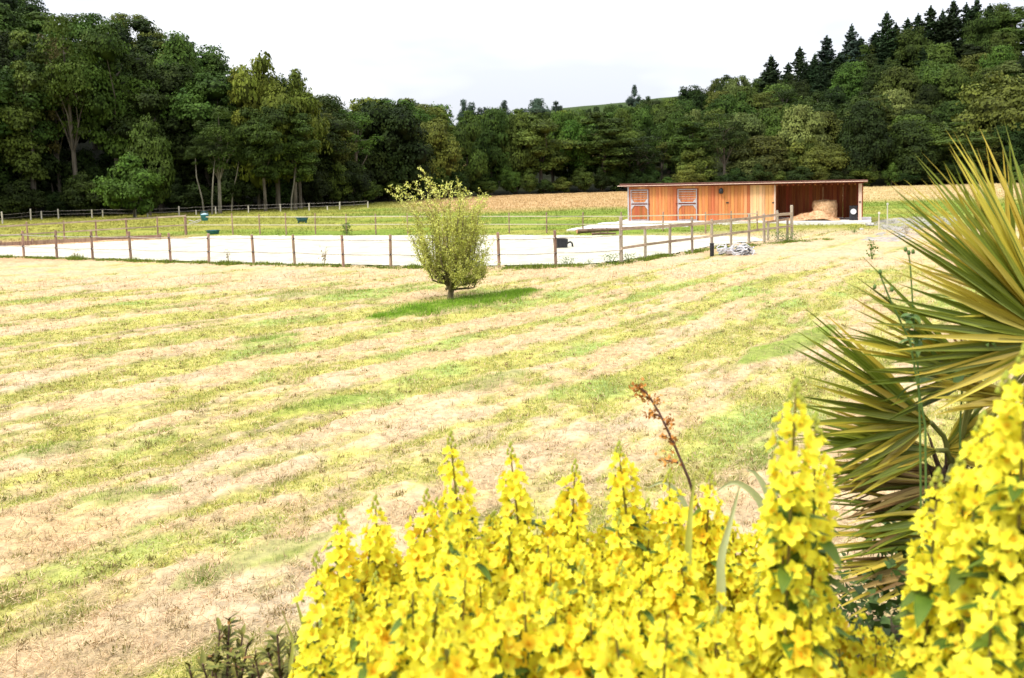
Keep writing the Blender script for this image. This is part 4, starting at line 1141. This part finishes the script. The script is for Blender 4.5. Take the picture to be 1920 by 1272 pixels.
V1 = blades(len(x), x, y, terr(x, y), np.concatenate(hs), .035, .7, np.concatenate(cs), rng3)
o = link('fence_weeds', npmesh('fence_weeds', V1[0], V1[1], GRASS, V1[2])); tag(o, 'ragged green grass strip along the near foot of the arena fence', 'grass', kind='stuff')
# meadow beyond
n = 150000
x, y = scatter(n, 43, 140, .9, .72)
z = terr(x, y)
ina = in_poly(x, y, ARENA) | in_poly(x, y, [tuple(v[:2]) for v in APRON]) | (z > 1.0)
# keep the paths clear
for Pn in ([(1062, 432), (1130, 418), (1290, 415), (1290, 426), (1170, 430)],):
    ina |= in_poly(x, y, [tuple(ground(a, b)[:2]) for a, b in Pn])
x, y, z = x[~ina], y[~ina], z[~ina]
c = gcol(x, y) * rng3.uniform(.78, 1.2, (len(x), 1))
V1 = blades(len(x), x, y, z, .08 + .10 * sm(60, 90, y), .05 + y[:, None] * .0004, 1.3, c, rng3)
o = link('meadow_grass', npmesh('meadow_grass', V1[0], V1[1], GRASS, V1[2])); tag(o, 'uncut meadow grass, green then dry brown, between arena and woods', 'grass', kind='stuff')
# tall weeds and seedlings standing clear of the grass
WEED = M('weed_green', (.06, .12, .02), (.13, .20, .03), scale=8, rough=.7, trans=.15)
def smallweed(px, py, h, wd, n, lb, name='weed', mat=None, brown=False):
    g = ground(px, py); z = tz(g.x, g.y)
    e = empty(name, (g.x, g.y, z), lb, 'weed')
    rr = np.random.default_rng(int(px * 7 + py)); mb = MB()
    for k in range(4):
        a = rr.random() * 6.28; t = Vector((math.cos(a) * wd * .4, math.sin(a) * wd * .4, h * rr.uniform(.6, 1)))
        mb.tube([(0, 0, -.05), t * .5 + Vector((0, 0, h * .1)), t], [.012, .009, .004], 4)
    mb.build('stalk', mat or WEED, e)
    C = np.stack([rr.normal(size=n) * wd * .28, rr.normal(size=n) * wd * .28, rr.uniform(.15, 1, n) * h], 1)
    V, Fq = quads(C, rr.normal(size=(n, 3)), h * .16 * rr.uniform(.6, 1.4, n), .45, rr)
    link('foliage', npmesh('weed_foliage', V, Fq, mat or WEED), e)
GREYW = M('dry_weed', (.22, .17, .10), (.35, .28, .17), scale=8, rough=.9)
smallweed(650, 441, .75, .55, 260, 'dark green round clump at the far edge of the sand', 'weed_clump')
smallweed(608, 497, .8, .35, 30, 'dry forked weed at the fence foot left of the willow', mat=GREYW)
smallweed(428, 492, .55, .25, 24, 'small dry weed between two posts in front of the sand', mat=GREYW)
smallweed(143, 486, .45, .4, 60, 'brownish weed tuft near the left end of the arena fence', mat=GREYW)
smallweed(1635, 487, .75, .4, 90, 'tall green seedling alone on the mown field below the stable', 'seedling')
smallweed(1600, 438, .45, .5, 90, 'green weed tuft below the right corner of the stable')
smallweed(1064, 499, .35, .7, 220, 'leafy weed clump right of the last wired post')
smallweed(1103, 498, .25, .4, 90, 'small dark weed clump right of the leafy clump')
smallweed(1146, 496, .4, .7, 220, 'weed clump left of the tall arena corner post')
smallweed(1180, 494, .4, .6, 200, 'weed clump right of the tall arena corner post')
smallweed(1470, 455, .5, 1.6, 500, 'long low green weed clump below the hitching rail', 'weed_clump')
smallweed(1700, 440, .5, .6, 90, 'reddish weed at the gravel edge near the palm', mat=GREYW)

# ------------------------------------------------------------------ garden bank plants close to the camera
PETAL = M('petal_yellow', (.95, .87, .05), (.97, .91, .09), scale=12, rough=.6, attr='col', trans=.42, spec=.15)
LLEAF = M('loosestrife_leaf', (.055, .11, .010), (.13, .19, .018), scale=14, rough=.55, rnd=.2, trans=.2)
LSTEM = M('loosestrife_stem', (.13, .12, .02), (.22, .16, .04), scale=14, rough=.7)
def flower_geo(seed, r=.0158):
    g = np.random.default_rng(seed); V = []; Fc = []; C = []
    yel = np.array([1, 1, 1.0]); org = np.array([.85, .55, .4])
    cup = g.uniform(.25, .75)
    for k in range(5):
        a = k * 2 * PI / 5 + g.normal() * .08; L = r * g.uniform(.9, 1.15); wv = L * .43
        def pt(t, s, h): return (math.cos(a) * L * t - math.sin(a) * wv * s, math.sin(a) * L * t + math.cos(a) * wv * s, L * h)
        o = len(V)
        V += [pt(.05, 0, .0), pt(.35, -.75, cup * .35), pt(.35, .75, cup * .35), pt(.4, 0, cup * .28), pt(.68, -.8, cup * .72), pt(.68, .8, cup * .72), pt(.7, 0, cup * .62), pt(1.02, 0, cup * g.uniform(.7, 1.1))]
        C += [org, yel * .96, yel * .96, yel * .9, yel, yel, yel, yel * g.uniform(.8, 1)]
        Fc += [(0, 1, 3), (0, 3, 2), (1, 4, 3), (3, 4, 6), (3, 6, 2), (2, 6, 5), (4, 7, 6), (6, 7, 5)]
        Fc = [tuple(i + (o if j >= len(Fc) - 8 else 0) for i in f) for j, f in enumerate(Fc)]
    o = len(V)      # centre
    for k in range(5):
        a = k * 2 * PI / 5 + .6; V.append((math.cos(a) * r * .13, math.sin(a) * r * .13, r * .25)); C.append(np.array([.95, .6, .4]))
    V.append((0, 0, r * .5)); C.append(np.array([.9, .75, .4]))
    Fc += [(o + k, o + (k + 1) % 5, o + 5) for k in range(5)]
    # short green calyx
    for k in range(4):
        a = k * PI / 2; V.append((math.cos(a) * r * .18, math.sin(a) * r * .18, -r * .05)); C.append(np.array([.3, .45, .5]))
    V.append((0, 0, -r * .5)); C.append(np.array([.3, .4, .5]))
    o2 = len(V) - 5
    Fc += [(o2 + (k + 1) % 4, o2 + k, o2 + 4) for k in range(4)]
    return np.array(V), np.array(Fc), np.array(C)
FG = [flower_geo(100 + i) for i in range(5)]
FME = [npmesh('flower', *f[:2], PETAL, f[2]) for f in FG]
def rot_to(d, spin):
    d = Vector(d).normalized(); q = d.to_track_quat('Z', 'Y').to_matrix(); return q @ Matrix.Rotation(spin, 3, 'Z')
def whorl_geo(seed, rad, n, s, g=None):
    g = np.random.default_rng(seed); VV = []; FF = []; CC = []; o = 0
    for k in range(n):
        a = k * 2 * PI / n + g.normal() * .22; el = g.uniform(.15, 1.0)
        d = (math.cos(a) * math.cos(el), math.sin(a) * math.cos(el), math.sin(el))
        v, f, c = FG[g.integers(5)]
        m = np.array(rot_to(d, g.random() * 6))
        rr = rad * g.uniform(.65, 1.1)
        p = np.array([math.cos(a) * rr, math.sin(a) * rr, g.normal() * .008])
        VV.append((v * s * g.uniform(.75, 1.15)) @ m.T + p); FF.append(f + o); CC.append(c * (np.array([1, .78, .6]) if g.random() < .16 else 1) * g.uniform(.88, 1.03)); o += len(v)
    return npmesh('flower_whorl', np.concatenate(VV), np.concatenate(FF), PETAL, np.concatenate(CC))
WBIG = [whorl_geo(200 + i, .026, 7, 1.02) for i in range(5)]
WMID = [whorl_geo(210 + i, .019, 6, .85) for i in range(4)]
WSML = [whorl_geo(220 + i, .011, 5, .6) for i in range(3)]
def leaf_me(L, wd, seed, name='leaf', droop=.25):
    V = []; Fc = []; n = 5
    for i in range(n + 1):
        t = i / n; ww = wd * math.sin(PI * min(t * .92 + .08, 1)) ** .8 * .5; z = -droop * L * t * t
        V += [(L * t, -ww, z + ww * .35), (L * t, 0, z), (L * t, ww, z + ww * .35)]
    for i in range(n):
        a = i * 3; Fc += [(a, a + 3, a + 4, a + 1), (a + 1, a + 4, a + 5, a + 2)]
    return npmesh(name, V, Fc, LLEAF, None, True)
LME = [leaf_me(.072, .026, 0), leaf_me(.06, .02, 1, droop=.1), leaf_me(.085, .03, 2, droop=.45)]
BUD = M('bud_green', (.22, .28, .03), (.45, .42, .05), scale=30, rough=.6)
bm_ = MB()
for k in range(9):
    a = k * 2.4; zb = k * .0045; r = .011 * (1 - k / 10)
    bm_.lathe([(.0005, 0), (.0045, .004), (.003, .010), (.0003, .014)], 5, (math.cos(a) * r, math.sin(a) * r, zb))
BUDME = bm_.me('bud_tip', BUD)
gl = random.Random(77)
SG = 'stems of the yellow loosestrife clump'
nearest = []
def loose(px, py, dep, near=False, label=None):
    tp = at(px, py, dep)
    zb = tz(tp.x, tp.y)
    lx, ly = gl.uniform(-.07, .07), gl.uniform(-.03, .06)
    base = Vector((tp.x + lx, tp.y + ly, tz(tp.x + lx, tp.y + ly)))
    H = tp.z - base.z
    e = empty('loosestrife_stem', base, label or ('yellow loosestrife stem ' + ('in front rows' if dep < 1.25 else 'in back rows') + ', ' + ('left of the tallest left spike' if px < 845 else 'below the middle spikes' if px < 1200 else 'between seed stalk and thick near spike' if px < 1470 else 'under the palm fronds' if px < 1720 else 'in the mass right of the palm')), 'flower', SG)
    P_ = [Vector((0, 0, -.03)), Vector((-lx * .2, -ly * .2, H * .35)), Vector((-lx * .55, -ly * .55, H * .7)), Vector((-lx, -ly, H))]
    def on(t):
        s = min(max(t, 0), .9999) * 3; i = int(s); return P_[i].lerp(P_[i + 1], s - i)
    MB().tube([on(t) for t in (0, .2, .4, .6, .8, .92, 1)], [.0045, .004, .0035, .003, .0025, .002, .0015], 5).build('stem', LSTEM, e)
    if label or gl.random() < .25:
        o = link('bud_tip', BUDME, e)
    else: o = e.children[0]
    if o.name.startswith('bud'): o.scale = (.8, .8, .7); o.location = on(1.0) - Vector((0, 0, .012))
    z = H - (.026 if label else .010); k = 0; fl = gl.uniform(.36, .5) if (label or dep > 1.4) else gl.uniform(.2, .36)
    while z > H - fl and z > .12:
        t = z / H; d = H - z
        if near:
            rad = .010 if d < .032 else .017 if d < .06 else .024
            s = .55 if d < .032 else .8 if d < .06 else .98
            n = 5 if d < .12 else 7
            c = on(t); a0 = gl.random() * 6
            for q in range(n):
                a = a0 + q * 2 * PI / n + gl.gauss(0, .2); el = gl.uniform(.1, 1.0)
                dv = Vector((math.cos(a) * math.cos(el), math.sin(a) * math.cos(el), math.sin(el)))
                o = link('flower', FME[gl.randrange(5)], e)
                rr = rad * gl.uniform(.7, 1.1); sc = s * gl.uniform(.8, 1.15)
                m = rot_to(dv, gl.random() * 6).to_4x4() @ Matrix.Scale(sc, 4)
                m.translation = c + Vector((math.cos(a) * rr, math.sin(a) * rr, gl.gauss(0, .006))); o.matrix_basis = m
        else:
            me = gl.choice(WSML if d < .032 else WMID if d < .06 else WBIG)
            o = link('flower_whorl', me, e)
            m = Matrix.Rotation(gl.random() * 6, 4, 'Z') @ Matrix.Scale(gl.uniform(.9, 1.15), 4); m.translation = on(t); o.matrix_basis = m
        if k % 2 == 1 or d > .16:
            for q in range(2 if d < .16 else 5):
                o = link('leaf', LME[gl.randrange(3)], e)
                a = gl.random() * 6.28
                m = Matrix.Rotation(a, 4, 'Z') @ Matrix.Rotation(-gl.uniform(-.1, .5), 4, 'Y') @ Matrix.Scale(gl.uniform(.5, .95) * (.55 if d < .12 else 1.05) * (.85 if near else 1), 4)
                m.translation = on(t) - Vector((0, 0, .006)); o.matrix_basis = m
        z -= gl.uniform(.018, .027) + .013 * min(d / .2, 1.8); k += 1
    return e
# stems whose tops stand clear of the clump
TOPS = [(845, 828, 1.62, 'tallest yellow flower spike standing clear at the left middle of the clump'),
 (957, 848, 1.68, 'second clear yellow spike, right of the tallest one on the left'),
 (1160, 846, 1.62, 'yellow spike standing clear near the middle, below the brown seed stalk'),
 (1078, 880, 1.70, 'short clear yellow spike left of the middle spike'),
 (1492, 738, 1.12, 'thick near yellow spike in front of the palm fronds'),
 (1528, 800, 1.22, 'spike leaning against the thick near spike by the palm'),
 (1468, 870, 1.18, 'spike left of the thick near spike by the palm'),
 (704, 948, 1.60, 'small greenish tipped spike at the upper left of the clump'),
 (640, 972, 1.55, 'spike at the left corner of the yellow clump'),
 (800, 936, 1.60, 'short spike between the left corner and the tallest spike'),
 (593, 1055, 1.42, 'lowest outlying spike at the far left of the yellow clump'),
 (1255, 898, 1.62, 'spike right under the foot of the brown seed stalk'),
 (1332, 900, 1.58, 'spike between the seed stalk and the pale upright blade'),
 (1885, 728, 1.02, 'high spike near the right edge above the palm stem'),
 (1925, 670, .98, 'highest yellow spike cut by the right picture edge'),
 (1800, 880, 1.12, 'spike at the left edge of the right hand mass beside the palm'),
 (1758, 905, 1.18, 'outermost spike of the right hand mass against the palm fronds'),
 (1843, 800, 1.08, 'spike stepping down from the high right spikes')]
for px, py, dp, lb in TOPS:
    loose(px, py, dp, near=px in (1492, 1528, 1468, 1885, 1925, 1800, 1758, 1843, 593, 845), label=lb)
EX = [560, 590, 620, 650, 700, 750, 800, 845, 900, 955, 1000, 1040, 1080, 1120, 1160, 1200, 1250, 1290, 1330, 1370, 1400, 1440, 1470, 1500, 1530, 1550, 1600, 1650, 1700, 1720, 1760, 1800, 1840, 1880, 1920, 1980]
EY = [1250, 1130, 1060, 1020, 985, 1010, 970, 900, 950, 920, 950, 930, 930, 960, 920, 960, 930, 950, 930, 960, 975, 955, 900, 860, 880, 1000, 1060, 1095, 1110, 1010, 950, 900, 850, 780, 730, 660]
n_st = 0
for row, (dp, st, dy, n0) in enumerate([(1.75, 34, 0, 0), (1.62, 38, 30, 0), (1.48, 46, 65, 0), (1.32, 60, 120, 0), (1.16, 76, 185, 0), (1.0, 94, 260, 0)]):
    px = 575 + row * 9
    while px < 1990:
        py = np.interp(px, EX, EY) + dy * gl.uniform(.6, 1.35) + gl.uniform(0, 55)
        d = dp + gl.uniform(-.05, .05)
        if px > 1560 and row < 1: d -= .2
        if 1560 < px < 1715 and row < 2: px += st; continue
        if py < 1300 and not (px < 640 and row > 3):
            loose(px, py, d, near=(row == 5 and px > 900)); n_st += 1
        px += st * gl.uniform(.6, 1.4)
print('LOOSE', n_st)

# ------------------------------------------------------------------ fan palm
PALM = M('palm_blade_green', (.045, .08, .006), (.29, .325, .03), scale=3.0, rough=.42, rnd=.32, spec=.35, trans=.15, bump=.15, bscale=60, stretch=(.4, 14, 14))
PALY = M('palm_blade_yellowing', (.40, .33, .03), (.62, .50, .07), scale=3.0, rough=.45, rnd=.2, spec=.4, trans=.2, stretch=(.4, 14, 14))
PALD = M('palm_blade_dry', (.13, .085, .025), (.30, .20, .06), scale=5.0, rough=.7, rnd=.3, trans=.1, stretch=(.4, 10, 10))
PBRK = M('palm_fibre', (.035, .02, .012), (.12, .07, .035), scale=20, rough=.95, bump=.8, stretch=(3, 3, .5))
PET = M('palm_stalk', (.12, .14, .03), (.22, .22, .05), scale=8, rough=.6)
def blade_me(kind):
    V = []; Fc = []; n = 8
    for i in range(n + 1):
        t = i / n
        wv = (.28 + .72 * min(t / .38, 1)) * (1 - max(t - .38, 0) / .62) ** 1.0 + .006
        z = -[.02, .05, .008][kind] * max(t - .35, 0) ** 2 * 2.2 
        V += [(t, -.5 * wv, z), (t, 0, z - .011 * wv), (t, .5 * wv, z)]
    # keel: the midrib sits lower than the two edges (z is scaled by blade width through a second pass)
    V = [(x, y, z) for x, y, z in V]
    for i in range(n):
        a = i * 3; Fc += [(a, a + 3, a + 4, a + 1), (a + 1, a + 4, a + 5, a + 2)]
    return V, Fc
BLM = {}
for mk, mm in (('g', PALM), ('y', PALY), ('d', PALD)):
    for k in range(3):
        v, f = blade_me(k); BLM[mk, k] = npmesh('blade', v, f, mm)
pr = random.Random(4)
trunk_base = at(1790, 1000, 2.62); tz0 = tz(trunk_base.x, trunk_base.y)
pt_ = Vector((trunk_base.x, trunk_base.y, tz0))
palm = empty('fan_palm', pt_, 'shaggy fan palm with pointed yellow-green fronds at the right of the garden bank', 'palm')
topz = at(1775, 870, 2.62).z - tz0
tm = MB()
tm.lathe([(.08, -.1), (.07, .05), (.06, topz * .5), (.055, topz * .85), (.03, topz)], 12)
tk = tm.build('trunk', PBRK, palm, True)
fb = MB()
for k in range(150):
    a = pr.random() * 6.28; z = pr.uniform(0, topz); r = .058
    p0 = Vector((math.cos(a) * r, math.sin(a) * r, z)); p1 = p0 + Vector((math.cos(a) * pr.uniform(.02, .07), math.sin(a) * pr.uniform(.02, .07), pr.uniform(.03, .12)))
    fb.tube([p0, p1], [.005, .001], 3, False)
fb.build('fibres', PBRK, tk)['kind'] = 'stuff'
def fan(hub, hd, tip, td, L, S, nbl, nv, mk, wd=.03, skipf=0.0, phi0=0.0, stalk=True, nam='frond'):
    nbl = int(nbl * 1.4); L = L and L * 1.1
    Hh = at(hub[0], hub[1], hd); T = at(tip[0], tip[1], td); a = (T - Hh); 
    L = L or a.length
    a.normalize(); nv = Vector(nv); nn = (nv - a * nv.dot(a)).normalized(); b = nn.cross(a)
    top = pt_ + Vector((0, 0, topz * .92))
    mid = top.lerp(Hh, .5) + Vector((0, 0, .04))
    if stalk: fr = MB().tube([top - pt_, mid - pt_, Hh - pt_], [.010, .008, .007], 6).build(nam, PET, palm)
    else: fr = MB().tube([Hh - pt_ - a * .06, Hh - pt_], [.007, .007], 6).build(nam, PET, palm)
    for i in range(nbl):
        if pr.random() < skipf: continue
        ph = phi0 + S * (2 * (i + .5) / nbl - 1) + pr.gauss(0, .015)
        d = (a * math.cos(ph) + b * math.sin(ph)); d = (d + nn * pr.gauss(0, .045) - Vector((0, 0, pr.uniform(0, .05)))).normalized()
        zz = (nn + b * pr.gauss(0, .5) * .6).normalized(); y = zz.cross(d).normalized(); zz = d.cross(y)
        Lb = L * (1 - .28 * abs(ph / 1.6) ** 1.5) * pr.uniform(.86, 1.1)
        k_ = mk if isinstance(mk, str) else pr.choice(mk)
        o = link('blade', BLM[k_, pr.randrange(3)], fr)
        w_ = wd * pr.uniform(.8, 1.15)
        m = Matrix(((d.x * Lb, y.x * w_, zz.x), (d.y * Lb, y.y * w_, zz.y), (d.z * Lb, y.z * w_, zz.z))).to_4x4()
        m.translation = Hh - pt_ + d * .004; o.matrix_basis = m
mixg = ['g', 'g', 'g', 'y']; mixy = ['g', 'y', 'y']; mixd = ['d', 'y', 'g', 'd']
# hub, depth, axis tip, depth, length, half spread, blades, facing, colours
fan((1985, 640), 2.35, (1750, 430), 2.25, .60, .90, 38, (-.25, -.75, .6), ['g', 'g', 'y'], .027)
fan((1995, 600), 2.55, (1740, 450), 2.50, .56, .6, 14, (.3, -.5, .8), mixy, .027)
fan((1832, 702), 2.5, (1600, 600), 2.35, .46, .62, 18, (.1, -.75, .65), mixg, .027)
fan((1840, 700), 2.55, (1830, 600), 2.6, .17, .8, 9, (.2, -.9, .1), 'd', .014)
fan((1745, 792), 2.55, (1455, 705), 2.3, .50, .60, 22, (.2, -.8, .55), mixg, .027)
fan((1756, 845), 2.5, (1505, 835), 2.35, .42, .40, 18, (.1, -.55, .8), ['g', 'g', 'g', 'g', 'y'], .027)
fan((1768, 846), 2.6, (1880, 800), 2.5, .26, .8, 14, (-.2, -.6, .7), mixy, .02)
fan((1925, 745), 2.35, (1700, 712), 2.2, .36, .26, 9, (.1, -.4, .9), 'y', .03, stalk=False)
fan((1775, 905), 2.5, (1520, 905), 2.35, .43, .34, 16, (.0, -.35, .95), mixd, .024)
fan((1800, 965), 2.45, (1540, 955), 2.3, .43, .30, 14, (.0, -.35, .95), ['g', 'y', 'd'], .027)
fan((1805, 1010), 2.4, (1560, 1015), 2.3, .42, .26, 13, (.0, -.3, .95), mixy, .024)
fan((1810, 1050), 2.35, (1570, 1075), 2.25, .40, .22, 11, (.0, -.3, .95), ['y', 'd', 'y'], .027)
fan((1900, 600), 2.75, (1860, 380), 2.7, .52, .6, 14, (.2, -.9, .3), mixy, .027)
fan((1770, 880), 2.65, (1600, 885), 2.8, .36, .5, 16, (.1, -.4, .9), 'd', .007, skipf=.15)

# ------------------------------------------------------------------ other plants in the bed
SEED = M('seed_pod_orange', (.35, .13, .02), (.55, .26, .06), scale=30, rough=.8)
SSTK = M('seed_stalk_brown', (.08, .04, .03), (.16, .09, .07), scale=20, rough=.8)
sdp = 2.0
pts = [at(a, b, sdp) for a, b in [(1345, 1060), (1290, 895), (1258, 820), (1235, 772), (1212, 737), (1196, 722)]]
bz = tz(pts[0].x, pts[0].y)
b0 = Vector((pts[0].x + .06, pts[0].y, bz))
sk = empty('seed_stalk', b0, 'thin leaning brown stalk with orange seed heads rising above the yellow flowers', 'plant')
MB().tube([Vector((0, 0, -.03))] + [p - b0 for p in pts], [.0042, .004, .0036, .0032, .0028, .002, .0015], 6).build('stalk', SSTK, sk)
sr = np.random.default_rng(2)
for (px, py, ex, ey, s, c_) in [(1212, 737, 1190, 722, 1.2, 0), (1222, 748, 1204, 742, 1.1, 0), (1232, 760, 1232, 748, .8, 0), (1238, 780, 1216, 776, 1, 0), (1246, 798, 1258, 788, 1, 0), (1257, 825, 1262, 826, .8, 1), (1272, 868, 1246, 862, 1.3, 0), (1250, 818, 1240, 818, .5, 1)]:
    A = at(px, py, sdp) - b0; Bq = at(ex, ey, sdp) - b0
    h = MB().tube([A, A.lerp(Bq, .6), Bq], [.003, .002, .002], 4, False).build('seed_head', SSTK, sk)
    C = np.array([A.lerp(Bq, float(t)) for t in sr.uniform(.3, 1.1, int(26 * s))]) + sr.normal(size=(int(26 * s), 3)) * .007 * s
    V, Fq = quads(C, sr.normal(size=C.shape), .016, .5, sr)
    link('seeds', npmesh('seeds', V, Fq, SEED), h)
BLADE = M('sword_leaf', (.30, .33, .05), (.50, .50, .12), scale=6, rough=.5, trans=.25, spec=.4)
BLADEP = M('sword_leaf_pale', (.36, .42, .20), (.52, .55, .30), scale=6, rough=.5, trans=.25, spec=.4)
def sword(pp, dep, wd, mat, lb, name='sword_leaf'):
    P_ = [at(a, b, dep) for a, b in pp]; z = tz(P_[0].x, P_[0].y); b = Vector((P_[0].x, P_[0].y, z)); P_ = [b] + P_
    P_[1:1] = [b.lerp(P_[1], q) for q in (.5, .8, .93)]; V = []; Fc = []; n = len(P_)
    # smooth resample
    Q = []
    for i in range(n - 1):
        p0, p1, p2, p3 = P_[max(i - 1, 0)], P_[i], P_[i + 1], P_[min(i + 2, n - 1)]
        for t in np.linspace(0, 1, 6)[:-1]:
            Q.append(.5 * ((2 * p1) + (p2 - p0) * t + (2 * p0 - 5 * p1 + 4 * p2 - p3) * t * t + (3 * p1 - p0 - 3 * p2 + p3) * t ** 3))
    Q.append(P_[-1]); m = len(Q)
    for i, p in enumerate(Q):
        t = i / (m - 1); wv = wd * (.7 + .5 * math.sin(PI * t)) * (1 - t ** 6) * .5 + .0004
        d = (Q[min(i + 1, m - 1)] - Q[max(i - 1, 0)]).normalized(); s = d.cross(Vector((.25, 1, 0))).normalized()
        q = p - b; V += [q - s * wv, q + Vector((0, .25 * wv + .002, 0)), q + s * wv]
    for i in range(m - 1):
        a = i * 3; Fc += [(a, a + 3, a + 4, a + 1), (a + 1, a + 4, a + 5, a + 2)]
    o = link(name, npmesh(name, [tuple(v) for v in V], Fc, mat, None, True)); o.location = b
    return tag(o, lb, 'leaf')
sword([(1290, 1040), (1295, 960), (1303, 888)], 1.42, .012, BLADE, 'narrow yellow-green upright blade below the foot of the seed stalk')
sword([(1352, 1050), (1368, 985), (1388, 908)], 1.36, .012, BLADEP, 'broad pale upright blade right of the narrow yellow-green one')
sword([(600, 1260), (578, 1200), (551, 1112)], 1.75, .022, BLADE, 'pointed green blade at the left edge of the yellow clump')
sword([(545, 1250), (548, 1200), (528, 1145)], 1.80, .009, BLADE, 'thin blade left of the pointed green blade')
sword([(1450, 1010), (1425, 940), (1380, 905), (1340, 925)], 1.9, .018, BLADEP, 'pale arching blade bending left behind the clump')
sword([(1455, 1010), (1440, 930), (1418, 890), (1398, 880)], 1.95, .016, BLADEP, 'pale arching blade just right of the left-bending one')
sword([(1460, 1000), (1452, 930), (1456, 880), (1446, 860)], 1.98, .014, BLADEP, 'upright pale blade beside the thick near spike')
sword([(1300, 1000), (1280, 940), (1248, 905), (1215, 915)], 1.95, .014, BLADEP, 'pale arching blade low behind the middle spikes')
# sow thistles by the palm
TH = M('thistle_blue_green', (.07, .14, .03), (.14, .22, .05), scale=12, rough=.6, trans=.15)
def thistle(pp, dep, leaves, lb, heads=()):
    P_ = [at(a, b, dep) for a, b in pp]; b = Vector((P_[0].x + .02, P_[0].y, tz(P_[0].x, P_[0].y)))
    e = empty('sow_thistle', b, lb, 'weed')
    MB().tube([Vector((0, 0, -.02))] + [p - b for p in P_], [.003, .003] + [.0027 - .0015 * i / len(P_) for i in range(len(P_) - 1)], 6).build('stem', TH, e)
    lm = MB()
    for (lx, ly, s) in leaves:
        c = at(lx, ly, dep) - b; 
        for q in range(3):
            o = link('leaf', LT_ME, e); m = Matrix.Rotation(pr.random() * 6.28, 4, 'Z') @ Matrix.Rotation(pr.uniform(-.6, .3), 4, 'Y') @ Matrix.Scale(s, 4); m.translation = c; o.matrix_basis = m
    for (hx, hy) in heads:
        c = at(hx, hy, dep) - b; MB().lathe([(.0007, -.004), (.0045, -.002), (.005, .004), (.0026, .009), (.0004, .010)], 8, tuple(c)).build('bud', TH, e, True)
LT_ME = leaf_me(.09, .035, 3, 'thistle_leaf', .5); LT_ME.materials.clear(); LT_ME.materials.append(TH)
thistle([(1725, 800), (1722, 700), (1713, 600), (1707, 500), (1704, 478)], 2.25, [(1724, 650, .8), (1722, 640, .6), (1713, 590, .4), (1728, 720, .9)], 'tall thin sow thistle crossing the upper palm fronds', [(1704, 476), (1698, 470), (1712, 474)])
thistle([(1735, 800), (1706, 640), (1668, 560), (1650, 515)], 2.2, [(1690, 596, .5), (1700, 620, .7)], 'bending sow thistle left of the tall thin one', [(1650, 512), (1640, 540), (1672, 545)])
thistle([(1800, 800), (1806, 690), (1822, 640), (1826, 610)], 2.3, [(1803, 695, .8), (1825, 622, .8)], 'short sow thistle in the gap right of the tall thin one', [(1826, 608)])
# dark evergreen shrub at the lower left of the bank
SHL = M('shrub_leaf', (.08, .10, .014), (.26, .22, .05), scale=14, rough=.6, rnd=.3, spec=.2)
SHR = M('shrub_leaf_red', (.20, .09, .02), (.32, .17, .04), scale=14, rough=.5)
def shrub(tips, dep, lb, n_leaf=26):
    P0 = at(np.mean([t[0] for t in tips]), 1330, dep); b = Vector((P0.x, P0.y, tz(P0.x, P0.y)))
    e = empty('evergreen_shrub', b, lb, 'shrub'); rr = np.random.default_rng(int(tips[0][0])); lc = 0
    for (px, py) in tips:
        T = at(px, py, dep + rr.uniform(-.12, .12)) - b; m = T * .5 + Vector((rr.normal() * .02, 0, .03))
        tw_ = MB().tube([(0, 0, -.02), m, T], [.005, .004, .002], 5).build('twig', SSTK, e)
        for k in range(n_leaf * 4):
            t = rr.uniform(.25, 1); c = (Vector((0, 0, 0)).lerp(m, t * 2) if t < .5 else m.lerp(T, t * 2 - 1))
            o = link('leaf', SLM[1 if (k % 29 == 0) else 0], tw_)
            mm = Matrix.Rotation(rr.random() * 6.28, 4, 'Z') @ Matrix.Rotation(-rr.uniform(.0, 1.1), 4, 'Y') @ Matrix.Scale(rr.uniform(.6, 1.2), 4); mm.translation = c; o.matrix_basis = mm
SLM = []
for mt in (SHL, SHR):
    q = leaf_me(.034, .013, 5, 'shrub_leaf', .15); q.materials.clear(); q.materials.append(mt); SLM.append(q)
shrub([(430, 1158), (412, 1180), (455, 1190), (400, 1225), (440, 1230), (380, 1245), (355, 1250), (465, 1205), (425, 1200), (400, 1250), (450, 1250), (480, 1220)], 2.05, 'small dark evergreen shrub at the left foot of the yellow clump', 16)
shrub([(520, 1190), (500, 1215), (545, 1205), (480, 1240), (570, 1225), (590, 1240), (530, 1250), (610, 1215), (555, 1245)], 1.95, 'olive tinted shrub wedged between the dark shrub and yellow clump', 16)
# leafy ground cover under the flowers
rng4 = np.random.default_rng(44)
n = 16000
x = rng4.uniform(-.75, 1.9, n); y = rng4.uniform(.75, 2.9, n)
k = (y < 1.9 + 1.0 * (x > .8)) & (x > -.28 * y - .10); x, y = x[k], y[k]
C = np.stack([x, y, terr(x, y) + rng4.uniform(.02, .38, len(x)) * np.clip((x + .55) * 2, .25, 1)], 1)
V, Fq = quads(C, rng4.normal(size=C.shape) + np.array([0, -.3, .9]), .045 * rng4.uniform(.5, 1.3, len(x)), .5, rng4)
c = np.repeat(np.array([[1, 1, 1.]]) * rng4.uniform(.5, 1.3, (len(x), 1)), 4, 0)
o = link('bed_foliage', npmesh('bed_foliage', V, Fq, M('bed_leaves', (.03, .065, .01), (.08, .13, .02), scale=14, rough=.6, attr='col', trans=.15), c))
tag(o, 'dense dark green leaves under the yellow flowers', 'foliage', kind='stuff')
# seal the order of object names
bpy.context.view_layer.update()
